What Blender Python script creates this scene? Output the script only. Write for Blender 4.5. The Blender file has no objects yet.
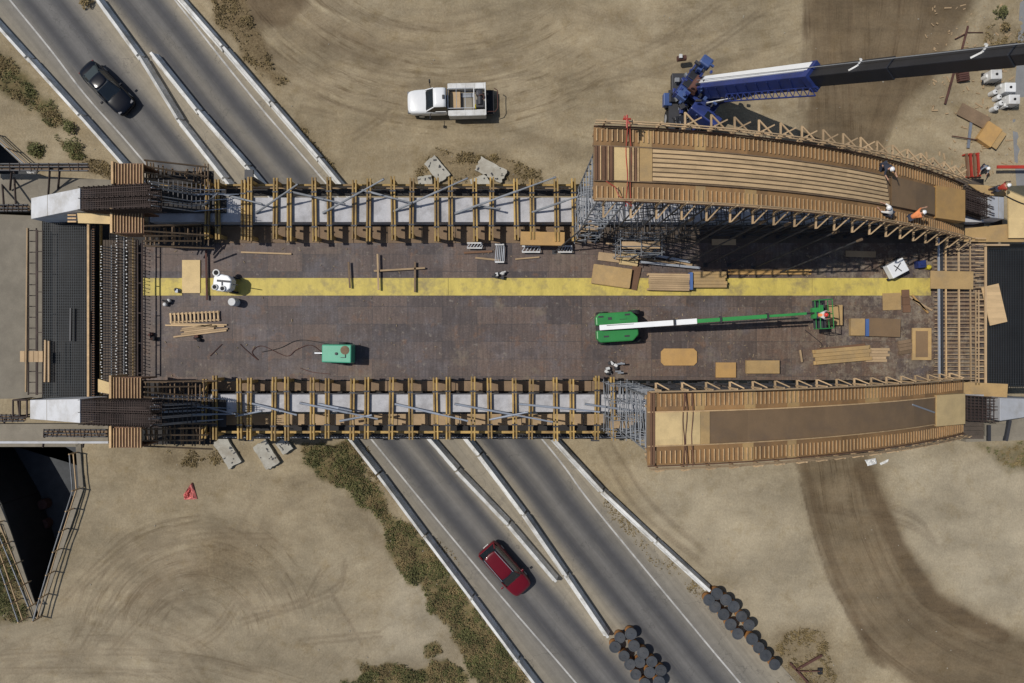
import bpy, bmesh, math, random
import numpy as np
from mathutils import Vector, Matrix
random.seed(7); rng=np.random.RandomState(3)
C=bpy.context.scene.collection
CAMZ=55.5; F=682.65
def P(px,py,z=0.0):
    """survey helper: plan position of a point measured on the aerial photo, at height z"""
    s=F/(CAMZ-z); return Vector(((px-512)/s,(341.5-py)/s,z))
def G(px,py): 
    p=P(px,py,0); return (p.x,p.y)
ZD=7.8           # deck level
# ------------------------------------------------------------------ materials
def N(nt,t,**k):
    n=nt.nodes.new(t)
    for a,b in k.items():
        if a in n.inputs.keys() if hasattr(n.inputs,'keys') else False: n.inputs[a].default_value=b
        else: setattr(n,a,b)
    return n
def mat(name,col,rough=.8,metal=0,var=.18,scale=1.2,fine=14,bump=.15,rnd=.12,dirt=None,dirtamt=.5,panel=None,stretch=None,coat=0,spec=.5):
    m=bpy.data.materials.new(name); m.use_nodes=True; nt=m.node_tree; L=nt.links
    b=nt.nodes['Principled BSDF']; b.inputs['Roughness'].default_value=rough; b.inputs['Metallic'].default_value=metal
    b.inputs['Specular IOR Level'].default_value=spec
    if coat: b.inputs['Coat Weight'].default_value=coat
    geo=nt.nodes.new('ShaderNodeNewGeometry'); src=geo.outputs['Position']
    if stretch:
        mp=nt.nodes.new('ShaderNodeMapping'); mp.inputs['Scale'].default_value=stretch; L.new(src,mp.inputs[0]); src=mp.outputs[0]
    n1=nt.nodes.new('ShaderNodeTexNoise'); n1.inputs['Scale'].default_value=scale; n1.inputs['Detail'].default_value=6; L.new(src,n1.inputs['Vector'])
    n2=nt.nodes.new('ShaderNodeTexNoise'); n2.inputs['Scale'].default_value=fine; n2.inputs['Detail'].default_value=4; L.new(src,n2.inputs['Vector'])
    oi=nt.nodes.new('ShaderNodeObjectInfo')
    def math_(op,a,c,d=None):
        n=nt.nodes.new('ShaderNodeMath'); n.operation=op
        for i,v in enumerate((a,c,d)):
            if v is None: continue
            if isinstance(v,(int,float)): n.inputs[i].default_value=v
            else: L.new(v,n.inputs[i])
        return n.outputs[0]
    v=math_('MULTIPLY_ADD',math_('SUBTRACT',n1.outputs[0],.5),var*3.2,1.0)
    v=math_('ADD',v,math_('MULTIPLY',math_('SUBTRACT',n2.outputs[0],.5),var*2.0))
    v=math_('ADD',v,math_('MULTIPLY',math_('SUBTRACT',oi.outputs['Random'],.5),rnd*2))
    if panel:   # (dx, dy, amount): boards or sheets of differing tone
        sp=nt.nodes.new('ShaderNodeSeparateXYZ'); L.new(geo.outputs['Position'],sp.inputs[0])
        cb=nt.nodes.new('ShaderNodeCombineXYZ')
        for i,d in enumerate(panel[:2]):
            if d: L.new(math_('FLOOR',math_('DIVIDE',sp.outputs[i],d),0),cb.inputs[i])
        wn=nt.nodes.new('ShaderNodeTexWhiteNoise'); wn.noise_dimensions='3D'; L.new(cb.outputs[0],wn.inputs[0])
        v=math_('ADD',v,math_('MULTIPLY',math_('SUBTRACT',wn.outputs[0],.5),panel[2]*2))
    mx=nt.nodes.new('ShaderNodeVectorMath'); mx.operation='SCALE'; mx.inputs[0].default_value=col
    L.new(v,mx.inputs['Scale']); out=mx.outputs[0]
    if dirt:
        n3=nt.nodes.new('ShaderNodeTexNoise'); n3.inputs['Scale'].default_value=.7; n3.inputs['Detail'].default_value=9; n3.inputs['Roughness'].default_value=.7
        L.new(geo.outputs['Position'],n3.inputs['Vector'])
        r=nt.nodes.new('ShaderNodeMapRange'); r.inputs['From Min'].default_value=.48; r.inputs['From Max'].default_value=.66; r.inputs['To Max'].default_value=dirtamt; L.new(n3.outputs[0],r.inputs[0])
        mi=nt.nodes.new('ShaderNodeMixRGB'); L.new(r.outputs[0],mi.inputs[0]); L.new(out,mi.inputs[1]); mi.inputs[2].default_value=(*dirt,1); out=mi.outputs[0]
    L.new(out,b.inputs['Base Color'])
    if bump:
        bp=nt.nodes.new('ShaderNodeBump'); bp.inputs['Strength'].default_value=bump; bp.inputs['Distance'].default_value=.02; L.new(n2.outputs[0],bp.inputs['Height']); L.new(bp.outputs[0],b.inputs['Normal'])
    return m
M={}
M['ply']=mat('plywood_fresh',(.57,.42,.205),.75,var=.12,dirt=(.38,.28,.15),dirtamt=.5,panel=(1.22,1.22,.05))
M['plytan']=mat('plywood_tan',(.40,.265,.115),.8,var=.16,dirt=(.26,.19,.11),dirtamt=.6)
M['plyorange']=mat('plywood_orange',(.44,.26,.09),.7,var=.12,dirt=(.30,.19,.09))
M['plybrown']=mat('plywood_brown',(.20,.128,.068),.8,var=.12,dirt=(.13,.09,.06),panel=(2.44,0,.10))
M['plyside']=mat('formply_side',(.27,.155,.065),.8,var=.14,dirt=(.17,.105,.058),dirtamt=.75,panel=(1.22,0,.34))
M['plank']=mat('sawn_planks',(.53,.37,.20),.8,var=.22,stretch=(.6,3,3),panel=(3.1,.2,.10))
M['stud']=mat('framing_lumber',(.50,.335,.175),.8,var=.28,scale=2.5,rnd=.18)
M['lumber']=mat('weathered_lumber',(.40,.28,.16),.85,var=.18,rnd=.2)
M['grime']=mat('grimy_lumber',(.17,.115,.07),.9,var=.3,rnd=.2)
M['yellow']=mat('yellow_timber_beam',(.37,.24,.075),.75,var=.3,rnd=.32,dirt=(.16,.10,.05),dirtamt=.8)
M['paintyel']=mat('yellow_form_paint',(.47,.37,.085),.7,var=.2,dirt=(.24,.19,.09),dirtamt=.85,fine=9,stretch=(2.2,.7,1))
M['redwood']=mat('red_stained_planks',(.15,.08,.045),.85,var=.2,rnd=.1)
M['steel']=mat('galvanised_steel',(.42,.44,.47),.45,.5,var=.15,rnd=.15)
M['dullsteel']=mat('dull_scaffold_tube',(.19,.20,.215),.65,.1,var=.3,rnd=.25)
M['bluesteel']=mat('blue_grey_pipe',(.25,.275,.32),.5,.3,var=.15,rnd=.2)
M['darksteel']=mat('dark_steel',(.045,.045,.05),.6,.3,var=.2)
M['rebar']=mat('rusty_rebar',(.050,.033,.028),.8,.2,var=.4,rnd=.2)
M['epoxy']=mat('dark_epoxy_rebar',(.026,.032,.038),.65,.1,var=.35)
M['formblack']=mat('black_form_lining',(.022,.019,.018),.8,var=.4)
M['conc']=mat('pale_concrete',(.47,.475,.49),.85,var=.1,dirt=(.33,.31,.28),dirtamt=.6,bump=.3)
M['concsheet']=mat('girder_top_concrete',(.40,.395,.405),.8,var=.2,dirt=(.22,.21,.21),dirtamt=.7)
M['barrier']=mat('barrier_concrete',(.64,.635,.61),.85,var=.22,dirt=(.30,.275,.23),dirtamt=.75,rnd=.14)
M['slab']=mat('dusty_concrete_slab',(.27,.24,.19),.9,var=.15,dirt=(.17,.145,.11))
M['white']=mat('white_enamel',(.72,.73,.74),.35,var=.05,coat=.3,bump=0)
M['offwhite']=mat('scuffed_white',(.60,.60,.59),.6,var=.12,dirt=(.3,.27,.22),dirtamt=.5)
M['black']=mat('black_rubber',(.02,.02,.022),.8,var=.2,spec=.3)
M['blackgloss']=mat('black_car_paint',(.003,.004,.008),.16,var=.1,coat=.0,spec=.35,bump=0)
M['redpaint']=mat('dark_red_car_paint',(.12,.004,.010),.3,var=.1,coat=.4,spec=.3,bump=0)
M['glass']=mat('tinted_glass',(.012,.017,.022),.08,var=.1,bump=0,spec=.8)
M['boomblack']=mat('black_boom_paint',(.016,.017,.022),.45,var=.2,bump=.05)
M['blue']=mat('blue_crane_paint',(.02,.035,.15),.4,var=.2,dirt=(.02,.025,.05),dirtamt=.5,bump=.05)
M['bluelight']=mat('light_blue_paint',(.045,.08,.21),.45,dirt=(.03,.04,.07),var=.15,bump=.05)
M['green']=mat('green_lift_paint',(.03,.22,.055),.4,var=.15,coat=.2,bump=.05)
M['darkbed']=mat('muddy_and_shade_planks',(.085,.065,.05),.9,var=.4)  # dirty bed planks; also the boards whose dark colour imitates under-arch shade
M['sawdust']=mat('sawdust_and_offcuts',(.25,.19,.12),.9,var=.4)
M['padconc']=mat('poured_pad_concrete',(.42,.40,.345),.9,var=.2,dirt=(.25,.215,.165),dirtamt=.7)
M['mint']=mat('mint_green_enamel',(.07,.36,.22),.4,var=.1,coat=.2,bump=.03)
M['red']=mat('red_paint',(.36,.035,.02),.5,var=.25,dirt=(.15,.05,.03))
M['pinktarp']=mat('faded_red_tarp',(.62,.17,.15),.8,var=.2,dirt=(.55,.35,.3))
M['rust']=mat('rusty_iron',(.10,.045,.035),.85,.2,var=.4)
M['orange']=mat('orange_plastic',(.30,.14,.045),.6,var=.15)
M['barrel']=mat('charcoal_barrel_lid',(.045,.05,.058),.65,var=.3,rnd=.15,dirt=(.12,.11,.10),dirtamt=.35)
M['yelplastic']=mat('yellow_plastic',(.55,.45,.04),.5,var=.1)
M['skin']=mat('skin',(.42,.24,.16),.6,var=.05,bump=0)
M['hivis']=mat('orange_hivis_cloth',(.75,.25,.09),.8,var=.1)
M['greyshirt']=mat('grey_work_shirt',(.20,.23,.27),.9,var=.15)
M['whiteshirt']=mat('white_work_shirt',(.6,.58,.55),.9,var=.1)
M['denim']=mat('dark_denim',(.03,.035,.055),.9,var=.2)
M['helmet']=mat('white_hard_hat',(.75,.75,.75),.35,var=.03,bump=0)
M['redhelmet']=mat('red_hard_hat',(.6,.05,.04),.35,var=.03,bump=0)
M['lamp']=mat('clear_lamp_lens',(.16,.16,.165),.15,var=.03,bump=0)
M['tail']=mat('red_lamp_lens',(.12,.008,.008),.2,var=.03,bump=0)
M['bluestrap']=mat('blue_strap',(.06,.12,.30),.6,var=.1)
M['leaf']=mat('green_scrub_leaf',(.115,.115,.040),.9,var=.6,scale=.8,fine=5)
M['dry']=mat('dry_scrub_stalk',(.21,.155,.07),.9,var=.6,scale=.8,fine=5)
M['line']=mat('white_road_paint',(.40,.39,.37),.8,var=.3,dirt=(.17,.165,.155),dirtamt=.7)
M['bag']=mat('white_plastic_sheet',(.75,.75,.74),.5,var=.1)

# ------------------------------------------------------------------ mesh tools
class MB:
    def __init__(s): s.v=[]; s.f=[]; s.mi=[]; s.cur=0
    def hexa(s,p):
        o=len(s.v); s.v+= [tuple(q) for q in p]
        for f in ((0,3,2,1),(4,5,6,7),(0,1,5,4),(1,2,6,5),(2,3,7,6),(3,0,4,7)): s.f.append(tuple(o+i for i in f)); s.mi.append(s.cur)
        return s
    def box(s,x0,y0,z0,x1,y1,z1):
        return s.hexa([(x0,y0,z0),(x1,y0,z0),(x1,y1,z0),(x0,y1,z0),(x0,y0,z1),(x1,y0,z1),(x1,y1,z1),(x0,y1,z1)])
    def rbox(s,cx,cy,z0,lx,ly,lz,ang=0):
        c,n=math.cos(ang),math.sin(ang)
        q=[(cx+c*a*lx/2-n*b*ly/2,cy+n*a*lx/2+c*b*ly/2) for a,b in ((-1,-1),(1,-1),(1,1),(-1,1))]
        return s.hexa([(x,y,z0) for x,y in q]+[(x,y,z0+lz) for x,y in q])
    def beam(s,a,b,w,h):
        a=Vector(a); b=Vector(b); d=(b-a).normalized()
        up=Vector((0,0,1)) if abs(d.z)<.98 else Vector((1,0,0))
        r=d.cross(up).normalized(); u=r.cross(d)
        q=[]
        for e in (a,b):
            q.append([e-r*w/2-u*h/2,e+r*w/2-u*h/2,e+r*w/2+u*h/2,e-r*w/2+u*h/2])
        o=len(s.v); s.v+=[tuple(x) for x in q[0]+q[1]]
        for f in ((0,1,2,3),(7,6,5,4),(0,4,5,1),(1,5,6,2),(2,6,7,3),(3,7,4,0)): s.f.append(tuple(o+i for i in f)); s.mi.append(s.cur)
        return s
    def tube(s,a,b,r,r2=None,n=8,caps=True):
        a=Vector(a); b=Vector(b); r2=r if r2 is None else r2; d=(b-a).normalized()
        up=Vector((0,0,1)) if abs(d.z)<.98 else Vector((1,0,0))
        x=d.cross(up).normalized(); y=d.cross(x); o=len(s.v)
        for e,rr in ((a,r),(b,r2)):
            for i in range(n):
                t=2*math.pi*i/n; s.v.append(tuple(e+x*rr*math.cos(t)+y*rr*math.sin(t)))
        for i in range(n):
            j=(i+1)%n; s.f.append((o+i,o+n+i,o+n+j,o+j)); s.mi.append(s.cur)
        if caps: s.f.append(tuple(o+i for i in range(n))); s.f.append(tuple(o+n+i for i in reversed(range(n)))); s.mi+=[s.cur]*2
        return s
    def lathe(s,c,prof,n=20):
        o=len(s.v); 
        for r,z in prof:
            for i in range(n):
                t=2*math.pi*i/n; s.v.append((c[0]+r*math.cos(t),c[1]+r*math.sin(t),c[2]+z))
        for k in range(len(prof)-1):
            for i in range(n):
                j=(i+1)%n; s.f.append((o+k*n+i,o+k*n+j,o+(k+1)*n+j,o+(k+1)*n+i)); s.mi.append(s.cur)
        s.f.append(tuple(o+i for i in reversed(range(n)))); s.f.append(tuple(o+(len(prof)-1)*n+i for i in range(n))); s.mi+=[s.cur]*2
        return s
    def prism(s,pts,z0,z1):
        n=len(pts); o=len(s.v)
        A=sum(pts[i][0]*pts[(i+1)%n][1]-pts[(i+1)%n][0]*pts[i][1] for i in range(n))
        if A<0: pts=pts[::-1]
        s.v+=[(p[0],p[1],z0) for p in pts]+[(p[0],p[1],z1) for p in pts]
        s.f.append(tuple(o+i for i in reversed(range(n)))); s.f.append(tuple(o+n+i for i in range(n))); s.mi+=[s.cur]*2
        for i in range(n):
            j=(i+1)%n; s.f.append((o+i,o+j,o+n+j,o+n+i)); s.mi.append(s.cur)
        return s
    def sweep(s,pts,w,h):   # vertical-section ribbon along a polyline, sharing edges
        o=len(s.v); n=len(pts); pts=[Vector(p) for p in pts]
        for i,p in enumerate(pts):
            d=(pts[min(i+1,n-1)]-pts[max(i-1,0)]); d.z=0; d.normalize(); r=Vector((d.y,-d.x,0))*w/2
            for q in (p-r,p+r,p+r+Vector((0,0,h)),p-r+Vector((0,0,h))): s.v.append(tuple(q))
        for i in range(n-1):
            a=o+4*i; b=a+4
            for k in range(4): s.f.append((a+k,a+(k+1)%4,b+(k+1)%4,b+k)); s.mi.append(s.cur)
        s.f.append((o,o+3,o+2,o+1)); e=o+4*(n-1); s.f.append((e,e+1,e+2,e+3)); s.mi+=[s.cur]*2
        return s
    def build(s,name,m,parent=None,bevel=0,smooth=False,subd=0):
        me=bpy.data.meshes.new(name); me.from_pydata(s.v,[],s.f)
        ms=m if isinstance(m,(list,tuple)) else [m]
        for q in ms: me.materials.append(q)
        if len(ms)>1: me.polygons.foreach_set('material_index',s.mi)
        me.validate(); me.update()
        o=bpy.data.objects.new(name,me); C.objects.link(o)
        if parent is not None: o.parent=parent; o.matrix_parent_inverse=Matrix.Translation(parent.location).inverted() if parent.get('_w') else Matrix()
        if bevel:
            b=o.modifiers.new('bevel','BEVEL'); b.width=bevel; b.segments=2; b.limit_method='ANGLE'
        if subd:
            b=o.modifiers.new('sub','SUBSURF'); b.levels=subd; b.render_levels=subd
        if smooth: me.shade_smooth()
        return o
def tag(o,label=None,cat=None,group=None,kind=None):
    if label: o['label']=label
    if cat: o['category']=cat
    if group: o['group']=group
    if kind: o['kind']=kind
    return o
def thing(name,label,cat,group=None,loc=(0,0,0),rz=0,world=False):
    """world=True: its parts are written in world coordinates; the empty still sits at its base"""
    o=bpy.data.objects.new(name,None); C.objects.link(o); o.location=loc; o.rotation_euler=(0,0,rz); o.empty_display_size=.3
    if world: o['_w']=1
    return tag(o,label,cat,group)
def solo(mb,name,m,label,cat,group=None,**k):
    o=mb.build(name,m,None,**k)
    # put the origin at the thing's base
    me=o.data; n=len(me.vertices); a=np.empty(n*3); me.vertices.foreach_get('co',a); a=a.reshape(-1,3)
    c=np.array([(a[:,0].min()+a[:,0].max())/2,(a[:,1].min()+a[:,1].max())/2,a[:,2].min()]); a-=c; me.vertices.foreach_set('co',a.ravel()); me.update(); o.location=c
    return tag(o,label,cat,group)
def copy_tree(o,parent=None):
    c=o.copy(); C.objects.link(c)
    if parent is not None: c.parent=parent
    for ch in list(o.children): copy_tree(ch,c)
    return c
ORD=['first','second','third','fourth','fifth','sixth','seventh','eighth','ninth','tenth','eleventh','twelfth','thirteenth','fourteenth','fifteenth','sixteenth','seventeenth','eighteenth','nineteenth','twentieth','twenty-first','twenty-second','twenty-third','twenty-fourth','twenty-fifth','twenty-sixth','twenty-seventh','twenty-eighth','twenty-ninth','thirtieth']+['thirty-%s'%x for x in ('first','second','third','fourth','fifth','sixth','seventh','eighth','ninth')]

# ------------------------------------------------------------------ terrain
X0,X1,Y0,Y1,ST=-50,50,-36,36,.15
gx=np.arange(X0,X1+.01,ST); gy=np.arange(Y0,Y1+.01,ST); GX,GY=np.meshgrid(gx,gy); nx,ny=len(gx),len(gy)
def vnoise(x,y,sc,seed=0):
    x=x*sc+seed*17.3; y=y*sc-seed*9.1; xi=np.floor(x); yi=np.floor(y); fx=x-xi; fy=y-yi; fx=fx*fx*(3-2*fx); fy=fy*fy*(3-2*fy)
    h=lambda a,b: np.modf(np.abs(np.sin(a*127.1+b*311.7+seed*3.7)*43758.5453))[0]
    return (h(xi,yi)*(1-fx)+h(xi+1,yi)*fx)*(1-fy)+(h(xi,yi+1)*(1-fx)+h(xi+1,yi+1)*fx)*fy
def fbm(x,y,sc,seed=0,o=4): return sum(vnoise(x,y,sc*2**i,seed+i)*.5**(i+1) for i in range(o))/(1-.5**o)
def segdist(X,Y,pts):
    d=np.full(X.shape,1e9)
    for (a,b),(c,e) in zip(pts[:-1],pts[1:]):
        vx,vy=c-a,e-b; t=np.clip(((X-a)*vx+(Y-b)*vy)/(vx*vx+vy*vy+1e-9),0,1); d=np.minimum(d,np.hypot(X-a-t*vx,Y-b-t*vy))
    return d
def inside(X,Y,pts):
    r=np.zeros(X.shape,bool); n=len(pts)
    for i in range(n):
        a,b=pts[i]; c,e=pts[(i+1)%n]
        if b==e: continue
        r^=((b>Y)!=(e>Y))&(X<(c-a)*(Y-b)/(e-b)+a)
    return r
def area(pp,soft,X=None,Y=None,wob=.6,seed=1):
    X=GX if X is None else X; Y=GY if Y is None else Y; pts=[G(*p) for p in pp]
    d=segdist(X,Y,pts+[pts[0]]); d=np.where(inside(X,Y,pts),d,-d)+(fbm(X,Y,.5,seed)-.5)*2*wob
    return np.clip(d/soft+.5,0,1)
def strip(pp,w,X=None,Y=None,soft=.5):
    X=GX if X is None else X; Y=GY if Y is None else Y
    return np.clip((w-segdist(X,Y,[G(*p) for p in pp]))/(w*soft)+0,0,1)
def smooth_poly(pp,n=8):   # Catmull-Rom
    p=[Vector((a,b)) for a,b in pp]; p=[p[0]*2-p[1]]+p+[p[-1]*2-p[-2]]; out=[]
    for i in range(1,len(p)-2):
        for k in range(n):
            t=k/n; a,b,c,d=p[i-1:i+3]; out.append(.5*((2*b)+(c-a)*t+(2*a-5*b+4*c-d)*t*t+(3*b-a-3*c+d)*t**3))
    out.append(p[-2]); return [(v.x,v.y) for v in out]
# curves surveyed from the photograph
LB=[(-70,-52),(0,25),(62,93),(125,163),(240,299),(355,441),(445,560),(537,683),(610,780)]
RB=[(130,-57),(182,0),(262,92),(340,183),(453,320),(560,445),(612,500),(708,588)]
RBX=RB+[(800,688),(880,780)]
MA=[(60,-62),(100,0),(144,60),(182,122),(220,171),(326,306),(432,441),(495,507),(556,579)]
MB_=[(155,56),(200,112),(252,171),(360,305),(469,440),(520,507),(607,634)]
L1=[(-40,-62),(10,0),(50,49),(87,97),(140,157),(256,298),(372,440),(425,505),(500,595),(576,683),(660,785)]
L2=[(125,-60),(175,0),(252,97),(325,182),(438,316),(551,450),(594,507),(703,639),(740,683),(825,785)]
road_poly=LB+RBX[::-1]
PIT=[(-60,444),(79,444),(82,487),(38,617),(0,505),(-60,400)]
PIT2=[(-60,80),(0,140),(33,171),(33,177),(-60,177)]
H=(fbm(GX,GY,.25,5)-.5)*.22+(fbm(GX,GY,1.6,9)-.5)*.05
rp=[G(*p) for p in road_poly]; rin=inside(GX,GY,rp); rd=segdist(GX,GY,rp+[rp[0]])
k=np.where(rin,0,np.clip(rd/1.5,0,1)); H=H*k-np.where(rin,.06,.03*(1-k))
# tyre ruts
arcsT=[[(262,-10),(272,30),(298,56),(340,72),(395,82),(470,82),(540,72)],[(268,-10),(282,22),(305,44),(352,60),(405,72),(470,74)],[(250,-5),(262,40),(300,72),(350,92),(400,98)],[(290,-10),(305,12),(335,30),(380,42),(430,50),(520,52)],
 [(296,-10),(310,8),(345,22)],[(352,135),(372,122),(392,108)],[(300,106),(335,114)],[(560,90),(680,60),(760,10)],[(560,80),(660,40),(720,0)]]
arcsB=[[(70,640),(100,590),(130,560),(170,541),(215,533),(270,534)],[(80,650),(112,598),(150,565),(195,548),(240,543)],[(95,640),(125,600),(160,578),(210,563),(250,560)],[(110,650),(150,610),(190,590),(240,580)],
 [(190,640),(215,625),(232,600)],[(200,642),(222,626),(236,604)],[(0,655),(90,650),(180,652),(260,668)],[(0,668),(80,668),(170,672)],[(150,625),(185,636),(205,650)],[(240,620),(330,590),(345,560)],[(250,610),(300,600),(320,570)],[(330,590),(360,640)],[(300,640),(380,632)],
 [(60,600),(100,560),(140,530),(200,515)],[(80,585),(120,552),(170,528)],[(820,505),(900,520),(935,540)],[(880,500),(915,515),(933,537)],[(600,450),(640,510),(700,560)],[(612,445),(650,500),(705,550)],[(800,480),(830,580),(880,650),(950,700)],[(812,475),(842,575),(895,650),(960,690)],[(860,470),(885,560),(930,620),(1020,660)],[(850,470),(872,560),(915,625),(1000,668)],
 [(830,0),(830,60),(845,130)],[(850,0),(848,60),(850,140)],[(900,0),(890,70),(865,150)],[(930,0),(905,80),(880,150)]]
TR=np.zeros(GX.shape)
for a in arcsT+arcsB:
    for off in (0,5):
        q=[(x+off*.35,y+off) for x,y in smooth_poly(a,6)]
        TR=np.maximum(TR,strip(q,.20,soft=.8)*(.45+.75*fbm(GX,GY,.5,len(a)+off)))
# fan of parallel tyre sweeps
def sweeps(c,r0,r1,a0,a1,seed,amp):
    cx,cy=G(*c); r=np.hypot(GX-cx,GY-cy); a=np.degrees(np.arctan2(GY-cy,GX-cx))
    m=np.clip((r-r0)/1.5,0,1)*np.clip((r1-r)/1.5,0,1)*np.clip((a-a0)/15,0,1)*np.clip((a1-a)/15,0,1)
    return m*np.clip(vnoise(r,a*.02,2.6,seed)*1.6-.55,0,1)*amp
TR=TR*.8
TR=np.maximum(TR,sweeps((430,-170),14,25,-150,-60,3,1.0)); TR=np.maximum(TR,sweeps((640,-250),20,34,-130,-50,8,.5)); TR=np.maximum(TR,sweeps((330,560),3,9,0,300,9,.5)); TR=np.maximum(TR,sweeps((80,760),6,16,20,150,10,.6)); TR=np.maximum(TR,strip(smooth_poly([(808,-10),(806,40),(803,90),(800,135)],6),.45)*fbm(GX,GY,.9,44)*1.6)
TR=np.maximum(TR,sweeps((195,640),1.5,11,20,175,4,.9))
TR=np.maximum(TR,sweeps((480,210),10,26,60,160,6,.35))
TR=np.maximum(TR,sweeps((1100,300),18,42,190,250,7,.35))
H-=TR*.03
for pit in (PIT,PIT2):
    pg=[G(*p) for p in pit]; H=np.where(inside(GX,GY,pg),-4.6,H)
DAMP=np.maximum.reduce([area([(812,-20),(985,-20),(960,30),(935,75),(910,100),(885,140),(870,230),(800,230),(806,100)],.9)*.88,
    area([(792,440),(866,440),(890,500),(905,545),(940,590),(1000,628),(1100,660),(1100,720),(950,720),(872,655),(822,560)],1.0,wob=.5)*.76,
    area([(232,-20),(305,-20),(308,5),(290,22),(255,28),(238,10)],.8)*.8,
    area([(215,525),(275,530),(278,548),(245,558),(215,560)],1.6)*.4,area([(270,0),(350,30),(430,45),(380,70),(310,50)],2)*.35,area([(150,560),(230,560),(190,600),(130,610)],2.5)*.3])
EDG=np.maximum(strip([(800,470),(812,520),(830,580),(860,640),(890,690)],.9)*.35,strip([(862,470),(885,520),(905,560),(930,600),(1000,635)],.9)*.35)
DAMP=np.clip(DAMP+EDG*(DAMP>.2),0,1)
VEG=np.maximum.reduce([area([(300,445),(350,442),(367,478),(398,514),(422,541),(469,600),(500,635),(530,690),(535,720),(478,720),(468,666),(443,615),(402,572),(375,521),(345,487),(300,465)],.5,wob=.85),
    area([(325,695),(350,672),(387,660),(418,668),(450,655),(480,690)],.4,wob=1.5),area([(420,645),(440,635),(445,652),(425,658)],.3,wob=.8),area([(-20,40),(0,55),(35,85),(62,112),(72,125),(50,128),(20,100),(-20,75)],.7),
    area([(52,132),(80,145),(92,165),(75,160),(58,148)],.4),area([(28,142),(46,148),(42,160),(28,154)],.4),area([(-20,520),(8,540),(32,618),(-20,625)],.7)*.8,area([(980,445),(1060,445),(1060,475),(1010,470)],.8)*.7])
DRY=np.maximum.reduce([area([(198,-20),(235,-20),(262,45),(290,80),(275,92),(245,60)],.7,wob=.9),area([(290,95),(310,130),(340,175),(300,140)],.8)*.5,area([(415,162),(440,150),(500,152),(540,170),(540,185),(410,185)],.8)*.75,
    area([(150,446),(260,446),(220,470),(160,465)],1)*.5,area([(352,448),(372,450),(400,500),(440,545),(480,600),(540,690),(500,640),(430,545)],.6,wob=1.2)*.7,area([(580,470),(600,480),(650,540),(720,600),(700,600),(640,550)],.5)*.7,
    area([(780,630),(830,625),(840,690),(770,690)],1)*.6,area([(985,25),(1060,30),(1060,75),(985,60)],1)*.6,area([(105,160),(60,150),(90,175),(115,178)],.6)*.7,area([(200,540),(270,545),(275,570),(220,600),(190,590)],2)*.35,area([(655,-10),(720,20),(670,55)],2)*.3])
PALE=np.clip(area([(640,470),(790,470),(860,620),(760,640),(640,540)],3)*.6+area([(890,450),(1060,450),(1060,640),(960,600),(900,540)],3)*.8+area([(400,560),(450,600),(440,660),(380,660)],1.5)*.7,0,1)
DIM=np.clip((-GY-6)/18,0,1)*np.clip((5-GX)/10,0,1)
PALE2=DIM
SW=[]
def arc(c_,r0,r1,a0,a1,amp):
    cx,cy=G(*c_); r=np.hypot(GX-cx,GY-cy); an=np.degrees(np.arctan2(GY-cy,GX-cx))
    SW.append((r,np.radians(an)*r,np.clip((r-r0)/1.2,0,1)*np.clip((r1-r)/1.2,0,1)*np.clip((an-a0)/12,0,1)*np.clip((a1-an)/12,0,1)*amp))
def along(pp,w_,amp,seed):
    d=segdist(GX,GY,[G(*p) for p in smooth_poly(pp,8)]); side=np.sign(fbm(GX,GY,.01,seed)-.5); SW.append((d+40*seed,GY*.5+GX*.3,np.clip((w_-d)/.8,0,1)*amp))
arc((450,-150),13.5,24,-165,-50,1.0); arc((195,640),2,11.5,0,180,.8); arc((690,-330),26,40,-120,-60,.45); arc((560,900),24,34,95,150,.4); arc((1100,300),16,44,185,255,.4); arc((100,800),8,17,30,130,.5)
along([(835,-20),(838,60),(840,150)],3.2,.9,1); along([(832,460),(845,530),(885,610),(960,665),(1040,690)],3.6,.9,2); along([(905,-20),(893,60),(865,140)],2.6,.7,3); along([(0,662),(100,655),(200,662),(300,690)],1.6,.7,4); along([(600,448),(645,515),(705,565)],1.6,.7,5); along([(285,110),(300,150),(340,180)],1.3,.5,6)
MK=np.stack([s_[2] for s_ in SW]); BI=MK.argmax(0); SR=np.take_along_axis(np.stack([s_[0]+13*i for i,s_ in enumerate(SW)]),BI[None],0)[0]; SA=np.take_along_axis(np.stack([s_[1] for s_ in SW]),BI[None],0)[0]; SM=MK.max(0)
# keep the mask off where two sweeps meet
ch=np.zeros_like(SM,bool); ch[:-1]|=BI[:-1]!=BI[1:]; ch[1:]|=BI[:-1]!=BI[1:]; ch[:,:-1]|=BI[:,:-1]!=BI[:,1:]; ch[:,1:]|=BI[:,:-1]!=BI[:,1:]; SM=np.where(ch,0,SM)
# terrain mesh
Zf=H.ravel(); co=np.column_stack([GX.ravel(),GY.ravel(),Zf]).astype(np.float32)
idx=np.arange(nx*ny).reshape(ny,nx); q=np.column_stack([idx[:-1,:-1].ravel(),idx[:-1,1:].ravel(),idx[1:,1:].ravel(),idx[1:,:-1].ravel()])
me=bpy.data.meshes.new('ground'); me.vertices.add(len(co)); me.vertices.foreach_set('co',co.ravel()); me.loops.add(q.size); me.loops.foreach_set('vertex_index',q.ravel().astype(np.int32))
me.polygons.add(len(q)); me.polygons.foreach_set('loop_start',np.arange(0,q.size,4,dtype=np.int32)); me.update(calc_edges=True)
def addcol(me,name,ch):
    a=me.color_attributes.new(name,'FLOAT_COLOR','POINT'); n=ch[0].size
    a.data.foreach_set('color',np.column_stack([c.ravel() for c in ch]+[np.ones(n)]*(4-len(ch))).astype(np.float32).ravel())
addcol(me,'cover',(DAMP,VEG,DRY)); addcol(me,'wear',(TR,PALE,PALE2)); addcol(me,'sweep',(SR,SA,SM))
me.shade_smooth()
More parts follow.
